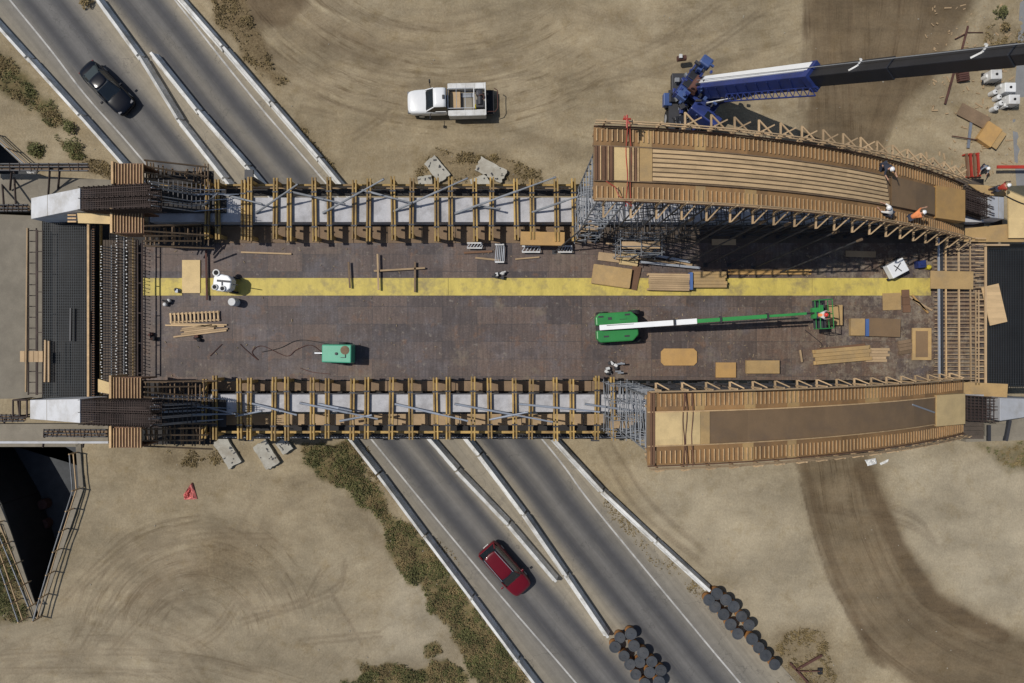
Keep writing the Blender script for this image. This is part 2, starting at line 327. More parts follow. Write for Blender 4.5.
def ground_mat():
    m=bpy.data.materials.new('packed_dirt'); m.use_nodes=True; nt=m.node_tree; L=nt.links; b=nt.nodes['Principled BSDF']; b.inputs['Roughness'].default_value=.95; b.inputs['Specular IOR Level'].default_value=.2
    geo=nt.nodes.new('ShaderNodeNewGeometry')
    def noise(s,d=6,r=.6,st=None):
        n=nt.nodes.new('ShaderNodeTexNoise'); n.inputs['Scale'].default_value=s; n.inputs['Detail'].default_value=d; n.inputs['Roughness'].default_value=r
        if st:
            mp=nt.nodes.new('ShaderNodeMapping'); mp.inputs['Scale'].default_value=st; mp.inputs['Rotation'].default_value=(0,0,.2); L.new(geo.outputs['Position'],mp.inputs[0]); L.new(mp.outputs[0],n.inputs['Vector'])
        else: L.new(geo.outputs['Position'],n.inputs['Vector'])
        return n.outputs[0]
    def ramp(x,a,c,lo=0,hi=1):
        r=nt.nodes.new('ShaderNodeMapRange'); r.inputs['From Min'].default_value=a; r.inputs['From Max'].default_value=c; r.inputs['To Min'].default_value=lo; r.inputs['To Max'].default_value=hi; L.new(x,r.inputs[0]); return r.outputs[0]
    def mix(f,a,c,mode='MIX'):
        n=nt.nodes.new('ShaderNodeMixRGB'); n.blend_type=mode
        for i,v in enumerate((f,a,c)):
            if isinstance(v,(int,float)): n.inputs[i].default_value=v
            elif isinstance(v,tuple): n.inputs[i].default_value=(*v,1)
            else: L.new(v,n.inputs[i])
        return n.outputs[0]
    def mul(a,c):
        n=nt.nodes.new('ShaderNodeMath'); n.operation='MULTIPLY'
        for i,v in enumerate((a,c)):
            if isinstance(v,(int,float)): n.inputs[i].default_value=v
            else: L.new(v,n.inputs[i])
        return n.outputs[0]
    at=nt.nodes.new('ShaderNodeAttribute'); at.attribute_name='cover'; s1=nt.nodes.new('ShaderNodeSeparateColor'); L.new(at.outputs['Color'],s1.inputs[0])
    aw=nt.nodes.new('ShaderNodeAttribute'); aw.attribute_name='wear'; s2=nt.nodes.new('ShaderNodeSeparateColor'); L.new(aw.outputs['Color'],s2.inputs[0])
    big=noise(.09,5); mid=noise(.7,8,.7); fine=noise(6,8,.75); grit=noise(30,4,.7); st=noise(.5,6,.7,(.35,3,1))
    c=mix(ramp(big,.35,.65),(.262,.212,.135),(.320,.268,.182)); c=mix(ramp(noise(.28,7,.65,(1,2.2,1)),.48,.64,0,.5),c,(.225,.178,.112))
    c=mix(ramp(mid,.42,.62,0,.55),c,(.235,.185,.115)); c=mix(ramp(noise(2.3,9,.75),.52,.66,0,.45),c,(.35,.295,.205)); c=mix(ramp(noise(4.5,6,.8),.62,.72,0,.55),c,(.16,.12,.072))
    c=mix(ramp(st,.5,.72,0,.35),c,(.215,.170,.108))
    c=mix(mul(s2.outputs['Green'],.75),c,(.36,.315,.235))
    c=mix(mul(s2.outputs['Blue'],.38),c,(.235,.205,.155))
    c=mix(mul(ramp(mid,.56,.72),.3),c,(.22,.165,.075))
    c=mix(mul(s2.outputs['Red'],.55),c,(.125,.094,.062))
    asw=nt.nodes.new('ShaderNodeAttribute'); asw.attribute_name='sweep'; s3=nt.nodes.new('ShaderNodeSeparateColor'); L.new(asw.outputs['Color'],s3.inputs[0])
    cv=nt.nodes.new('ShaderNodeCombineXYZ'); L.new(mul(s3.outputs[0],1.0),cv.inputs[0]); L.new(mul(s3.outputs[1],.06),cv.inputs[1])
    swn=nt.nodes.new('ShaderNodeTexNoise'); swn.inputs['Scale'].default_value=2.6; swn.inputs['Detail'].default_value=4; swn.inputs['Roughness'].default_value=.75; L.new(cv.outputs[0],swn.inputs['Vector'])
    brk=ramp(noise(.45,4,.6),.38,.56)
    swd=mul(mul(ramp(swn.outputs[0],.52,.62),s3.outputs[2]),brk); swl=mul(mul(ramp(swn.outputs[0],.47,.38),s3.outputs[2]),brk)
    c=mix(mul(s1.outputs['Red'],.86),c,mix(ramp(st,.3,.7),(.068,.045,.026),(.118,.082,.047)))
    c=mix(mul(swd,.62),c,mix(1.0,c,(.50,.45,.40),'MULTIPLY')); c=mix(mul(swl,.4),c,mix(1.0,c,(1.22,1.22,1.22),'MULTIPLY'))
    c=mix(mul(s1.outputs['Blue'],.9),c,mix(ramp(fine,.35,.65),(.085,.058,.030),(.19,.145,.08)))
    c=mix(mul(s1.outputs['Green'],.95),c,mix(ramp(noise(1.6,6,.7),.38,.62),(.070,.066,.024),(.165,.125,.062)))
    # the walls and floor of the cuttings are coloured near black
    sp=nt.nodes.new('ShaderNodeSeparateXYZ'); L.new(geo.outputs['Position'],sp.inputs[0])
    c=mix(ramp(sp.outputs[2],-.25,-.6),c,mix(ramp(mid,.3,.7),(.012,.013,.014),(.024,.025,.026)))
    c=mix(1.0,c,ramp(fine,.25,.75,.80,1.20),'MULTIPLY'); c=mix(1.0,c,ramp(grit,.3,.7,.90,1.10),'MULTIPLY'); c=mix(1.0,c,ramp(noise(.16,9,.62,(1,1.7,1)),.36,.64,.78,1.16),'MULTIPLY'); c=mix(ramp(noise(.55,8,.72),.54,.66,0,.38),c,mix(1.0,c,(.72,.66,.52),'MULTIPLY')); c=mix(1.0,c,(1.085,1.075,1.06),'MULTIPLY')
    L.new(c,b.inputs['Base Color'])
    bp=nt.nodes.new('ShaderNodeBump'); bp.inputs['Strength'].default_value=.5; bp.inputs['Distance'].default_value=.22; L.new(mix(mul(s3.outputs[2],.5),mix(.5,fine,mid),swn.outputs[0]),bp.inputs['Height']); L.new(bp.outputs[0],b.inputs['Normal'])
    return m
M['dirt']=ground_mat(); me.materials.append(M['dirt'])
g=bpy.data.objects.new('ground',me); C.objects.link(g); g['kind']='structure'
far=MB()
for a in ((-900,-900,-50,900),(50,-900,900,900),(-50,36,50,900),(-50,-900,50,-36)): 
    o=len(far.v); far.v+=[(a[0],a[1],-.05),(a[2],a[1],-.05),(a[2],a[3],-.05),(a[0],a[3],-.05)]; far.f.append((o,o+1,o+2,o+3)); far.mi.append(0)
far.build('terrain',M['dirt'])['kind']='structure'
# ------------------------------------------------------------------ road
def resample(pp,n):
    w=[Vector(G(*p)) for p in smooth_poly(pp,8)]; L=[0]
    for a,b in zip(w[:-1],w[1:]): L.append(L[-1]+(b-a).length)
    out=[]; j=0
    for i in range(n):
        t=L[-1]*i/(n-1)
        while j<len(L)-2 and L[j+1]<t: j+=1
        f=(t-L[j])/(L[j+1]-L[j]); out.append(w[j].lerp(w[j+1],min(1,max(0,f))))
    return out,L[-1]
na,nb=620,130
A,_=resample(LB,na); B,_=resample(RBX,na)
def smth(P_):
    return [sum((P_[min(max(i+k,0),len(P_)-1)] for k in range(-4,5)),Vector((0,0)))/9 for i in range(len(P_))]
A=smth(A); B=smth(B)
RX=np.array([[A[i].x*(1-u)+B[i].x*u for u in np.linspace(-.012,1.006,nb)] for i in range(na)]); RY=np.array([[A[i].y*(1-u)+B[i].y*u for u in np.linspace(-.012,1.006,nb)] for i in range(na)])
def W(pp): return [G(*p) for p in smooth_poly(pp,8)]
def offs(pp,d):
    w=[Vector(p) for p in W(pp)]; o=[]
    for i,p in enumerate(w):
        t=(w[min(i+1,len(w)-1)]-w[max(i-1,0)]).normalized(); o.append((p.x-t.y*d,p.y+t.x*d))
    return o
l1=offs(L1,2.0); l2=offs(L2,-2.35)
def gau(x,w): return np.exp(-(x/w)**2)
d1=segdist(RX,RY,l1); d2=segdist(RX,RY,l2)
WH=np.clip(gau(d1-.95,.62)+gau(d2-1.0,.68),0,1); LN=np.clip(gau(d1,2.4)+gau(d2,2.5),0,1)
DUST=np.clip(np.maximum.reduce([gau(segdist(RX,RY,W(MA)),1.5),gau(segdist(RX,RY,W(MB_)),1.7),gau(segdist(RX,RY,W(LB)),1.2)*.55,gau(segdist(RX,RY,W(RBX)),1.6)*.95]),0,1)*np.clip(1-WH*.6,0,1)
co=np.column_stack([RX.ravel(),RY.ravel(),np.full(RX.size,.012)]).astype(np.float32)
idx=np.arange(na*nb).reshape(na,nb); q=np.column_stack([idx[:-1,:-1].ravel(),idx[:-1,1:].ravel(),idx[1:,1:].ravel(),idx[1:,:-1].ravel()])[:,::-1]
q=q[:,::-1]
me=bpy.data.meshes.new('road'); me.from_pydata(co.tolist(),[],q.tolist()); 
addcol(me,'lane',(WH,LN,DUST))
m=bpy.data.materials.new('worn_asphalt'); m.use_nodes=True; nt=m.node_tree; L=nt.links; b=nt.nodes['Principled BSDF']; b.inputs['Roughness'].default_value=.85
geo=nt.nodes.new('ShaderNodeNewGeometry'); at=nt.nodes.new('ShaderNodeAttribute'); at.attribute_name='lane'; s=nt.nodes.new('ShaderNodeSeparateColor'); L.new(at.outputs['Color'],s.inputs[0])
def nz(sc,st=None):
    n=nt.nodes.new('ShaderNodeTexNoise'); n.inputs['Scale'].default_value=sc; n.inputs['Detail'].default_value=7; n.inputs['Roughness'].default_value=.7
    if st:
        m0=nt.nodes.new('ShaderNodeMapping'); m0.inputs['Rotation'].default_value=(0,0,.90); L.new(geo.outputs['Position'],m0.inputs[0])
        mp=nt.nodes.new('ShaderNodeMapping'); mp.inputs['Scale'].default_value=st; L.new(m0.outputs[0],mp.inputs[0]); L.new(mp.outputs[0],n.inputs['Vector'])
    else: L.new(geo.outputs['Position'],n.inputs['Vector'])
    return n.outputs[0]
def mixr(f,a,c,mode='MIX'):
    n=nt.nodes.new('ShaderNodeMixRGB'); n.blend_type=mode
    for i,v in enumerate((f,a,c)):
        if isinstance(v,(int,float)): n.inputs[i].default_value=v
        elif isinstance(v,tuple): n.inputs[i].default_value=(*v,1)
        else: L.new(v,n.inputs[i])
    return n.outputs[0]
def rmp(x,a,c,lo,hi):
    r=nt.nodes.new('ShaderNodeMapRange'); r.inputs['From Min'].default_value=a; r.inputs['From Max'].default_value=c; r.inputs['To Min'].default_value=lo; r.inputs['To Max'].default_value=hi; L.new(x,r.inputs[0]); return r.outputs[0]
c=mixr(s.outputs['Green'],(.185,.168,.138),(.140,.133,.125))
c=mixr(s.outputs['Blue'],c,(.265,.228,.168))
c=mixr(s.outputs['Red'],c,(.060,.059,.062))
c=mixr(1.0,c,rmp(nz(.6,(.06,3.2,1)),.3,.7,.80,1.20),'MULTIPLY'); c=mixr(1.0,c,rmp(nz(1.2),.3,.7,.88,1.12),'MULTIPLY'); c=mixr(1.0,c,rmp(nz(25),.3,.7,.85,1.15),'MULTIPLY')
def crack(sc,th,amt,dist):
    v=nt.nodes.new('ShaderNodeTexVoronoi'); v.feature='DISTANCE_TO_EDGE'; v.inputs['Scale'].default_value=sc
    nn=nt.nodes.new('ShaderNodeTexNoise'); nn.inputs['Scale'].default_value=1.2; nn.inputs['Detail'].default_value=5; L.new(geo.outputs['Position'],nn.inputs['Vector'])
    vm=nt.nodes.new('ShaderNodeVectorMath'); vm.operation='MULTIPLY_ADD'; L.new(nn.outputs['Color'],vm.inputs[0]); vm.inputs[1].default_value=(dist,dist,dist); L.new(geo.outputs['Position'],vm.inputs[2]); L.new(vm.outputs[0],v.inputs['Vector'])
    return rmp(v.outputs['Distance'],0,th,amt,0)
c=mixr(crack(.16,.006,.55,2.5),c,(.05,.048,.045)); c=mixr(rmp(nz(.45),.60,.64,0,.22),c,(.07,.07,.075)); c=mixr(rmp(nz(3.5),.66,.72,0,.5),c,(.045,.043,.042)); c=mixr(rmp(nz(.9,(.1,2,1)),.6,.75,0,.35),c,(.24,.21,.16))
L.new(c,b.inputs['Base Color']); bp=nt.nodes.new('ShaderNodeBump'); bp.inputs['Strength'].default_value=.3; bp.inputs['Distance'].default_value=.01; L.new(nz(40),bp.inputs['Height']); L.new(bp.outputs[0],b.inputs['Normal'])
me.materials.append(m); me.validate(); me.update(); r=bpy.data.objects.new('road',me); C.objects.link(r); r['kind']='structure'
if me.polygons[0].normal.z<0: me.flip_normals()
def ribbon(name,pp,w,z,m,dash=None):
    mb=MB(); w_=[Vector(p) for p in W(pp)]
    for i in range(len(w_)-1):
        a,b=w_[i],w_[i+1]
        t0=(w_[i+1]-w_[max(i-1,0)]).normalized(); t1=(w_[min(i+2,len(w_)-1)]-a).normalized()
        n0=Vector((-t0.y,t0.x))*w/2; n1=Vector((-t1.y,t1.x))*w/2; o=len(mb.v)
        mb.v+=[(*(a-n0),z),(*(b-n1),z),(*(b+n1),z),(*(a+n0),z)]; mb.f.append((o,o+1,o+2,o+3)); mb.mi.append(0)
    o=mb.build(name,m); o['kind']='structure'; return o
ribbon('road_marking',L1,.13,.018,M['line']); ribbon('road_marking',L2,.13,.018,M['line'])
ribbon('road',[(1030,-60),(1024,60),(1020,110),(1022,165),(1034,300)],1.2,.03,mat('grey_haul_road',(.19,.19,.19),.9,var=.15))
# ------------------------------------------------------------------ concrete barriers, one thing per segment
def jersey(L):
    pr=[(-.31,0),(-.31,.09),(-.18,.30),(-.105,.84),(.105,.84),(.18,.30),(.31,.09),(.31,0)]
    mb=MB(); n=len(pr)
    for x in (-L/2+.02,L/2-.02): mb.v+=[(x,a,b) for a,b in pr]
    for i in range(n-1): mb.f.append((i,i+1,n+i+1,n+i)); mb.mi.append(0)
    mb.f.append((n-1,0,n,2*n-1)); mb.f.append(tuple(reversed(range(n)))); mb.f.append(tuple(range(n,2*n))); mb.mi+=[0]*3
    return mb
jm=jersey(5.98).build('concrete_barrier',M['barrier'],bevel=.015); me=jm.data; first=[jm]
bm=bmesh.new(); bm.from_mesh(me); bmesh.ops.recalc_face_normals(bm,faces=bm.faces); bm.to_mesh(me); bm.free()
def row(pp,rowtxt,grp):
    n=max(2,int(round(resample(pp,3)[1]/6.1))); pts,_=resample(pp,n+1); k=0
    for i in range(n):
        a,b=pts[i],pts[i+1]; c=(a+b)/2; px=512+c.x*12.3; py=341.5-c.y*12.3
        if not(-30<px<1054 and -30<py<713) or 215<py<405: continue
        o=first.pop() if first else None
        if o is None: o=jm.copy(); C.objects.link(o)
        o.location=(c.x+random.uniform(-.03,.03),c.y,.012); o.rotation_euler=(0,0,math.atan2(b.y-a.y,b.x-a.x)+random.uniform(-.006,.006)); o.scale=((b-a).length/6.1,1,1)
        tag(o,'concrete barrier segment, %s from top in %s'%(ORD[k],rowtxt),'barrier',grp); k+=1
row(LB,'the left roadside row','concrete barriers, left edge row')
row(RB,'the right roadside row','concrete barriers, right edge row')
row(MA,'the left median row','concrete barriers, left median row')
row(MB_,'the right median row','concrete barriers, right median row')
# ------------------------------------------------------------------ crash barrels
def barrel():
    t=thing('crash_barrel','x','barrel')
    b=MB(); b.lathe((0,0,0),[(.34,0),(.39,.02),(.40,.3),(.385,.33),(.40,.62),(.43,.80)],24); b.build('drum',M['orange'],t,smooth=True)
    l=MB(); l.lathe((0,0,.802),[(.49,0),(.50,.03),(.48,.07),(.40,.075),(.38,.05),(.1,.055),(.08,.09)],24); l.build('lid',M['barrel'],t)
    return t
b0=barrel(); used=False
for grp,where,lst in (('crash barrels at the right edge barrier','the cluster ending the right edge barrier row',[(717,594),(709,600),(726,600),(715,607),(734,607),(724,615),(742,617),(731,625),(749,625),(738,634),(752,639),(759,648),(766,656),(775,665)]),
                      ('crash barrels at the median barrier','the cluster ending the median barrier row',[(631,634),(620,638),(615,647),(634,646),(624,656),(643,653),(630,665),(640,663),(652,662),(636,675),(650,673),(661,671),(645,684),(659,682)])):
    for i,(x,y) in enumerate(lst):
        t=b0 if not used else copy_tree(b0); used=True
        p=P(x,y,.85); t.location=(p.x,p.y,.012); t.rotation_euler=(0,0,random.random()*6); s=random.uniform(.9,1.0) if i else .98; t.scale=(s,s,1+random.uniform(-.12,.04))
        tag(t,'dark lidded sand barrel, %s from top in %s'%(ORD[i],where),'barrel',grp)
# ================================================================== THE BRIDGE
ZF=8.95
def pr(px0,py0,px1,py1,z): a=P(px0,py1,z); b=P(px1,py0,z); return a.x,a.y,b.x,b.y     # x0,y0,x1,y1
def pbox(mb,px0,py0,px1,py1,z0,z1): x0,y0,x1,y1=pr(px0,py0,px1,py1,z1); return mb.box(x0,y0,z0,x1,y1,z1)
DX0=P(140,0,ZD).x; DX1=P(986,0,ZD).x; DYT=P(0,243,ZD).y; DYB=P(0,380,ZD).y
# deck material: weathered formply sheets with seams
m=bpy.data.materials.new('weathered_deck_formply'); m.use_nodes=True; nt=m.node_tree; L=nt.links; b=nt.nodes['Principled BSDF']; b.inputs['Roughness'].default_value=.72
geo=nt.nodes.new('ShaderNodeNewGeometry')
mp=nt.nodes.new('ShaderNodeMapping'); mp.inputs['Rotation'].default_value=(0,0,math.pi/2); L.new(geo.outputs['Position'],mp.inputs[0])
br=nt.nodes.new('ShaderNodeTexBrick'); br.inputs['Scale'].default_value=1; br.inputs['Brick Width'].default_value=1.22; br.inputs['Row Height'].default_value=2.44; br.inputs['Mortar Size'].default_value=.018; br.offset=.0
br.inputs['Color1'].default_value=(.120,.084,.068,1); br.inputs['Color2'].default_value=(.060,.047,.046,1); br.inputs['Mortar'].default_value=(.05,.042,.04,1); L.new(mp.outputs[0],br.inputs[0])
c=br.outputs[0]
sp=nt.nodes.new('ShaderNodeSeparateXYZ'); L.new(geo.outputs['Position'],sp.inputs[0])
rightness=rmp(sp.outputs[0],2,24,0,1)
c=mixr(rightness,c,mixr(1.0,c,(1.12,1.02,.85),'MULTIPLY'))
c=mixr(rmp(nz(.30),.50,.62,0,.55),c,(.112,.100,.106)); c=mixr(rmp(nz(.55),.55,.64,0,.6),c,(.055,.045,.045)); c=mixr(rmp(nz(.22),.52,.62,0,.5),c,(.135,.098,.075))
c=mixr(rmp(nz(1.1,None),.56,.70,0,.55),c,(.165,.085,.045))
c=mixr(rmp(nz(2.7),.58,.68,0,.6),c,(.22,.19,.155))
n_=nt.nodes.new('ShaderNodeMath'); n_.operation='MULTIPLY'; L.new(rmp(nz(1.7),.47,.62,0,.8),n_.inputs[0]); L.new(rmp(sp.outputs[0],16,26,0,1),n_.inputs[1]); c=mixr(n_.outputs[0],c,(.23,.19,.14))
mp2=nt.nodes.new('ShaderNodeMapping'); mp2.inputs['Scale'].default_value=(5,.35,1); L.new(geo.outputs['Position'],mp2.inputs[0]); ns=nt.nodes.new('ShaderNodeTexNoise'); ns.inputs['Scale'].default_value=1.3; ns.inputs['Detail'].default_value=6; L.new(mp2.outputs[0],ns.inputs[0])
c=mixr(1.0,c,rmp(ns.outputs[0],.3,.7,.80,1.2),'MULTIPLY'); c=mixr(1.0,c,rmp(nz(9),.3,.7,.7,1.3),'MULTIPLY'); c=mixr(rmp(nz(.42,None),.60,.68,0,.5),c,(.19,.155,.11)); c=mixr(rmp(nz(6.5),.66,.74,0,.7),c,(.27,.24,.20)); c=mixr(rmp(nz(.75),.57,.63,0,.45),c,(.045,.036,.036))
L.new(c,b.inputs['Base Color']); bp=nt.nodes.new('ShaderNodeBump'); bp.inputs['Strength'].default_value=.3; bp.inputs['Distance'].default_value=.02; L.new(nz(8),bp.inputs['Height']); L.new(bp.outputs[0],b.inputs['Normal'])
M['deck']=m
deck=thing('bridge_deck','brown formply bridge deck with a broad yellow stripe, crossing over the highway','bridge deck',loc=(0,2.1,ZD-.9),world=True)
MB().box(DX0,DYB,ZD-.06,DX1,DYT,ZD).build('formply_surface',M['deck'],deck)
gb=MB()
for i in range(9): 
    y=DYB+.5+i*(DYT-DYB-1)/8; gb.box(DX0,y-.15,ZD-.9,DX1,y+.15,ZD-.07)
gb.build('support_girders',M['darksteel'],deck)
ys=MB(); 
for a,b_ in ((143,182),(200,448),(448.4,690),(690.4,812),(812.4,931)): pbox(ys,a,278,b_,295.5,ZD+.002,ZD+.03)
ys.build('yellow_stripe',M['paintyel'],deck)
# plywood walkway / outriggers each side of the two tie girders
def girder(nm,label,py0,py1,pc0,pc1,x0,x1,outer):
    """nm; py: full strip extents; pc: pale girder top; outer: +1 if the outer side is up the photo"""
    t=thing(nm,label,'bridge girder',loc=(0,(P(0,py0,ZD).y+P(0,py1,ZD).y)/2,ZD-1.6),world=True)
    X0_,yb,X1_,yt=pr(x0,pc0,x1,pc1,ZF-.06); 
    MB().box(X0_,yb,ZD-1.5,X1_,yt,ZF-.06).build('concrete_web',M['concsheet'],t,bevel=.02)
    return t,(yb,yt,X0_,X1_)
gu,gur=girder('tie_girder','long pale concrete edge girder on the side of the deck nearest the crane',178,241,197.5,222,150,984,1)
gl,glr=girder('tie_girder','long pale concrete edge girder on the side of the deck away from the crane',378,440,394.5,412,150,984,-1)
# side forms
def bx(parent,name,m,rects,z0,z1,**k):
    mb=MB()
    for r in rects: pbox(mb,*r,z0,z1)
    return mb.build(name,M[m],parent,**k)
bx(gu,'inner_walkway',"grime",[(150+i*34,226.5,150+i*34+33.4,243) for i in range(13)],ZD+.005,ZD+.04)
bx(gu,'outer_form','formblack',[(150,186,600,196)],ZD-.9,ZD-.85)
bx(gu,'outer_stringer','yellow',[(160,184,590,186)],ZD+.3,ZD+.42); bx(gu,'outer_stringer','lumber',[(160,187.5,590,188.6)],ZD+.0,ZD+.1)
bx(gu,'gap_lining','formblack',[(150,222.2,600,226)],ZD-.5,ZD-.4)
bx(gl,'inner_walkway',"grime",[(150+i*34,381,150+i*34+33.4,391) for i in range(14)],ZD+.005,ZD+.04)
bx(gl,'gap_lining','formblack',[(150,391,640,394.3)],ZD-.5,ZD-.4)
bx(gl,'outer_walkway','lumber',[(150+i*31,414,150+i*31+30.3,425) for i in range(16)],ZD-.3,ZD-.25)
bx(gl,'outer_form','formblack',[(150,425,640,439)],ZD-1.0,ZD-.95)
bx(gl,'outer_stringer','yellow',[(160,431,640,433.4)],ZD+.25,ZD+.38); 
# rebar starter bars sticking up along the lower girder edge
mb=MB()
for i in range(150):
    x=P(190+i*3,0,ZD).x; y=P(0,437,ZD).y; mb.beam((x,y,ZD-.9),(x,y,ZD+.35),.03,.03)
mb.beam((P(190,0,ZD).x,y,ZD+.2),(P(640,0,ZD).x,y,ZD+.2),.03,.03); mb.build('starter_bars',M['bluesteel'],gl)
mb=MB()
for i in range(60):
    x=P(190+i*6.6,0,ZD).x; y=P(0,192,ZD).y; mb.beam((x,y,ZD-.9),(x,y,ZD+.2),.03,.03)
mb.build('starter_bars',M['rebar'],gu)
x0,y0,x1,y1=pr(600,178,984,243,ZD); q=MB(); y=y0  # boards under both arches, coloured dark to deepen the shade there
while y<y1-.2: q.box(x0,y,ZD-.1,x1,y+.28,ZD-.02); y+=.3
q.build('underarch_shade_boards',M['darkbed'],gu); x0,y0,x1,y1=pr(640,381,984,439,ZD); q=MB(); y=y0
while y<y1-.2: q.box(x0,y,ZD-.1,x1,y+.28,ZD-.02); y+=.3
q.build('underarch_shade_boards',M['darkbed'],gl)
# cross frames
def frame(len_,outer):
    t=thing('timber_strongback','x','formwork frame'); h=len_/2
    for s in (-.105,.105): MB().box(s-.05,-h,0,s+.05,h,.18).build('cross_beam',M['yellow'],t)
    for s in (-1,1): MB().box(-.13,s*(h-.28)-.1,-1.12,.13,s*(h-.28)+.1,-.003).build('post',M['yellow'],t)
    for s in (-1,1): b=MB(); b.box(-.05,s*(h-.975)-.07,-.55,.05,s*(h-.975)+.07,-.003); b.build('tie_rod',M['darksteel'],t)
    for s in (-1,1): n=MB(); n.box(-.2,s*(h-.975)-.055,.183,.2,s*(h-.975)+.055,.21); n.build('clamp_plate',M['darksteel'],t)
    return t
fu=[207,217,243,249.5,275,289,314,329,354,368.5,393,411.5,436.5,450.5,475,491.5,516,532,556.5,574]
fl=[204,214.5,239,249,273.5,286.5,312,327,352,366.5,391,410.5,435.5,448,473,489.5,514.5,531,555.5,572,597,613]
x0=frame(4.25,1); used=False
for side,lst,py0,py1,txt in (('u',fu,177,241,'the girder nearest the crane'),('l',fl,376.5,440.5,'the girder away from the crane')):
    yc=(P(0,py0,ZF+.18).y+P(0,py1,ZF+.18).y)/2
    for i,x in enumerate(lst):
        t=x0 if not used else copy_tree(x0); used=True
        t.location=(P(x,0,ZF+.18).x,yc+random.uniform(-.06,.06),ZF); t.rotation_euler=(random.uniform(-.004,.004),0,random.uniform(-.022,.022)); t.scale=(1,random.uniform(.95,1.03),1)
        tag(t,'double yellow timber frame, %s from the left over %s'%(ORD[i],txt),'formwork frame','timber frames over '+txt)
# pipe braces
def pipe(a,b,za,zb,label,grp,r=.075,m='dullsteel'):
    t=thing('pipe_brace',label,'pipe brace',grp,loc=P(*a,za),world=True); A=P(*a,za); B=P(*b,zb); d=(B-A)
    MB().tube(A,A+d*.62,r).build('outer_tube',M[m],t); MB().tube(A+d*.6,B,r*.75).build('inner_tube',M[m],t)
    MB().beam(A-d*.005,A+d.normalized()*.25,.16,.06).build('end_plate',M['darksteel'],t); MB().beam(B-d.normalized()*.2,B,.14,.06).build('end_plate',M['darksteel'],t); return t
bu=[((203,206),(218,193)),((256,213),(298,184)),((323,213),(384,179)),((392,212),(468,178)),((455,213.5),(556,177)),((530,213),(588,193)),((218,193),(262,204)),((290,191.5),(345,204)),((362,190),(412,203)),((478,206),(500,209))]
for i,(a,b) in enumerate(bu): pipe(a,b,ZF+.0,ZD+(3.4 if i<6 else 1.9),'grey steel pipe brace, %s from the left over the girder nearest the crane'%ORD[sorted(range(len(bu)),key=lambda k:bu[k][0][0]).index(i)],'pipe braces, girder nearest the crane')
bl=[((160,412),(205,410)),((190,404),(236,414)),((250,403),(297,415)),((300,403),(378,419)),((318,404),(352,411)),((395,404),(468,421)),((455,404),(553,422)),((519,404),(600,412)),((585,404),(648,413)),((236,416),(262,411)),((340,421),(372,415)),((488,420),(528,412))]
for i,(a,b) in enumerate(bl): pipe(a,b,ZF+.05,ZD+2.0,'blue-grey pipe brace, %s from the left over the girder away from the crane'%ORD[sorted(range(len(bl)),key=lambda k:bl[k][0][0]).index(i)],'pipe braces, girder away from the crane',m='bluesteel')
# ------------------------------------------------------------------ arch formwork
def za(x): return 8.1+13.9*(1-((x-1)/31.0)**2)
def arch_form(name,label,yc,hw,xs,xe,mode):
    t=thing(name,label,'arch formwork',loc=(xs,yc,ZD),world=True)
    def pts(y,dz,a=xs,b=xe,n=60): return [(a+(b-a)*i/n,yc+y,za(a+(b-a)*i/n)+dz) for i in range(n+1)]
    ci=.83
    # support ledgers under the side walkways, and soffit
    mb=MB(); mb.sweep(pts(0,-.32),hw*2-.3,.10); mb.build('soffit_form',M['grime'],t)
    for y in (-hw+.25,-1.1,1.1,hw-.25): MB().sweep(pts(y,-.72),.12,.38).build('ledger_beam',M['lumber'],t)
    for s in (-1,1):
        c=(hw+ci)/2*s; MB().sweep(pts(c,-.14),hw-ci-.03,.06).build('side_deck',M['plyside'],t)
        mb=MB(); x=xs+.12; 
        while x<xe-.1:
            z=za(x)-.078; z2=za(x+.05)-.078; ya=yc+s*(ci+.26+random.uniform(0,.04)); yb=yc+s*(hw-.08-random.uniform(0,.05)); y0,y1=sorted((ya,yb)); mb.hexa([(x,y0,z),(x+.05,y0,z2),(x+.05,y1-.0,z2),(x,y1,z),(x,y0,z+.08),(x+.05,y0,z2+.08),(x+.05,y1,z2+.08),(x,y1,z+.08)]); x+=.262+random.uniform(-.012,.012)
        mb.build('cleats',M['stud'],t)
        MB().sweep(pts(s*(ci+.02),-.06),.06,.14).build('edge_batten',M['stud'] if mode else M['grime'],t)
        # guard rail outside: posts, kicker braces, rails
        mb=MB(); x=xs+.5; rails=[]
        yo=yc+s*(hw+.12)
        while x<xe-.3:
            z=za(x); mb=MB(); mb.beam((x,yo,z-.6),(x,yo,z+.75),.08,.08); ex=.62 if s<0 and not mode else (.3 if s<0 else .3); mb.beam((x+.05,yo+s*ex,z-.62),(x+.05,yc+s*(hw-.6),z-.50),.09,.09)
            mb.beam((x+.1,yo+s*ex*.95,z-.55),(x+.55,yo+.0,z+.15),.06,.06)
            if s>0 and not mode and x>8: mb.beam((x,yo-.1,z+.1),(x,yo+.78,z+.1),.09,.09); mb.beam((x,yo+.76,z+.12),(x+.75,yo+.05,z+.0),.07,.08); mb.beam((x,yo+.1,z+.14),(x+.85,yo+.55,z+.0),.07,.07)
            mb.build('rail_post',M['lumber'],t); x+=1.36*random.uniform(.94,1.06)
        for dz in (.35,.7): MB().sweep(pts(s*(hw+.06),dz),.05,.07).build('hand_rail',M['lumber'],t)
        MB().sweep(pts(s*(hw+.02),-.1),.04,.18).build('toe_board',M['redwood'],t)
    MB().sweep(pts(0,-.02,xs,xe),ci*2-.04,.03).build('channel_floor',M['plybrown'],t)
    return t,pts
YU,YL=8.78,-4.36
au,pu=arch_form('arch_formwork','curved timber arch formwork nearest the crane, its channel filled with pale planks',YU,1.82,P(594,0,21.9).x,30.6,0)
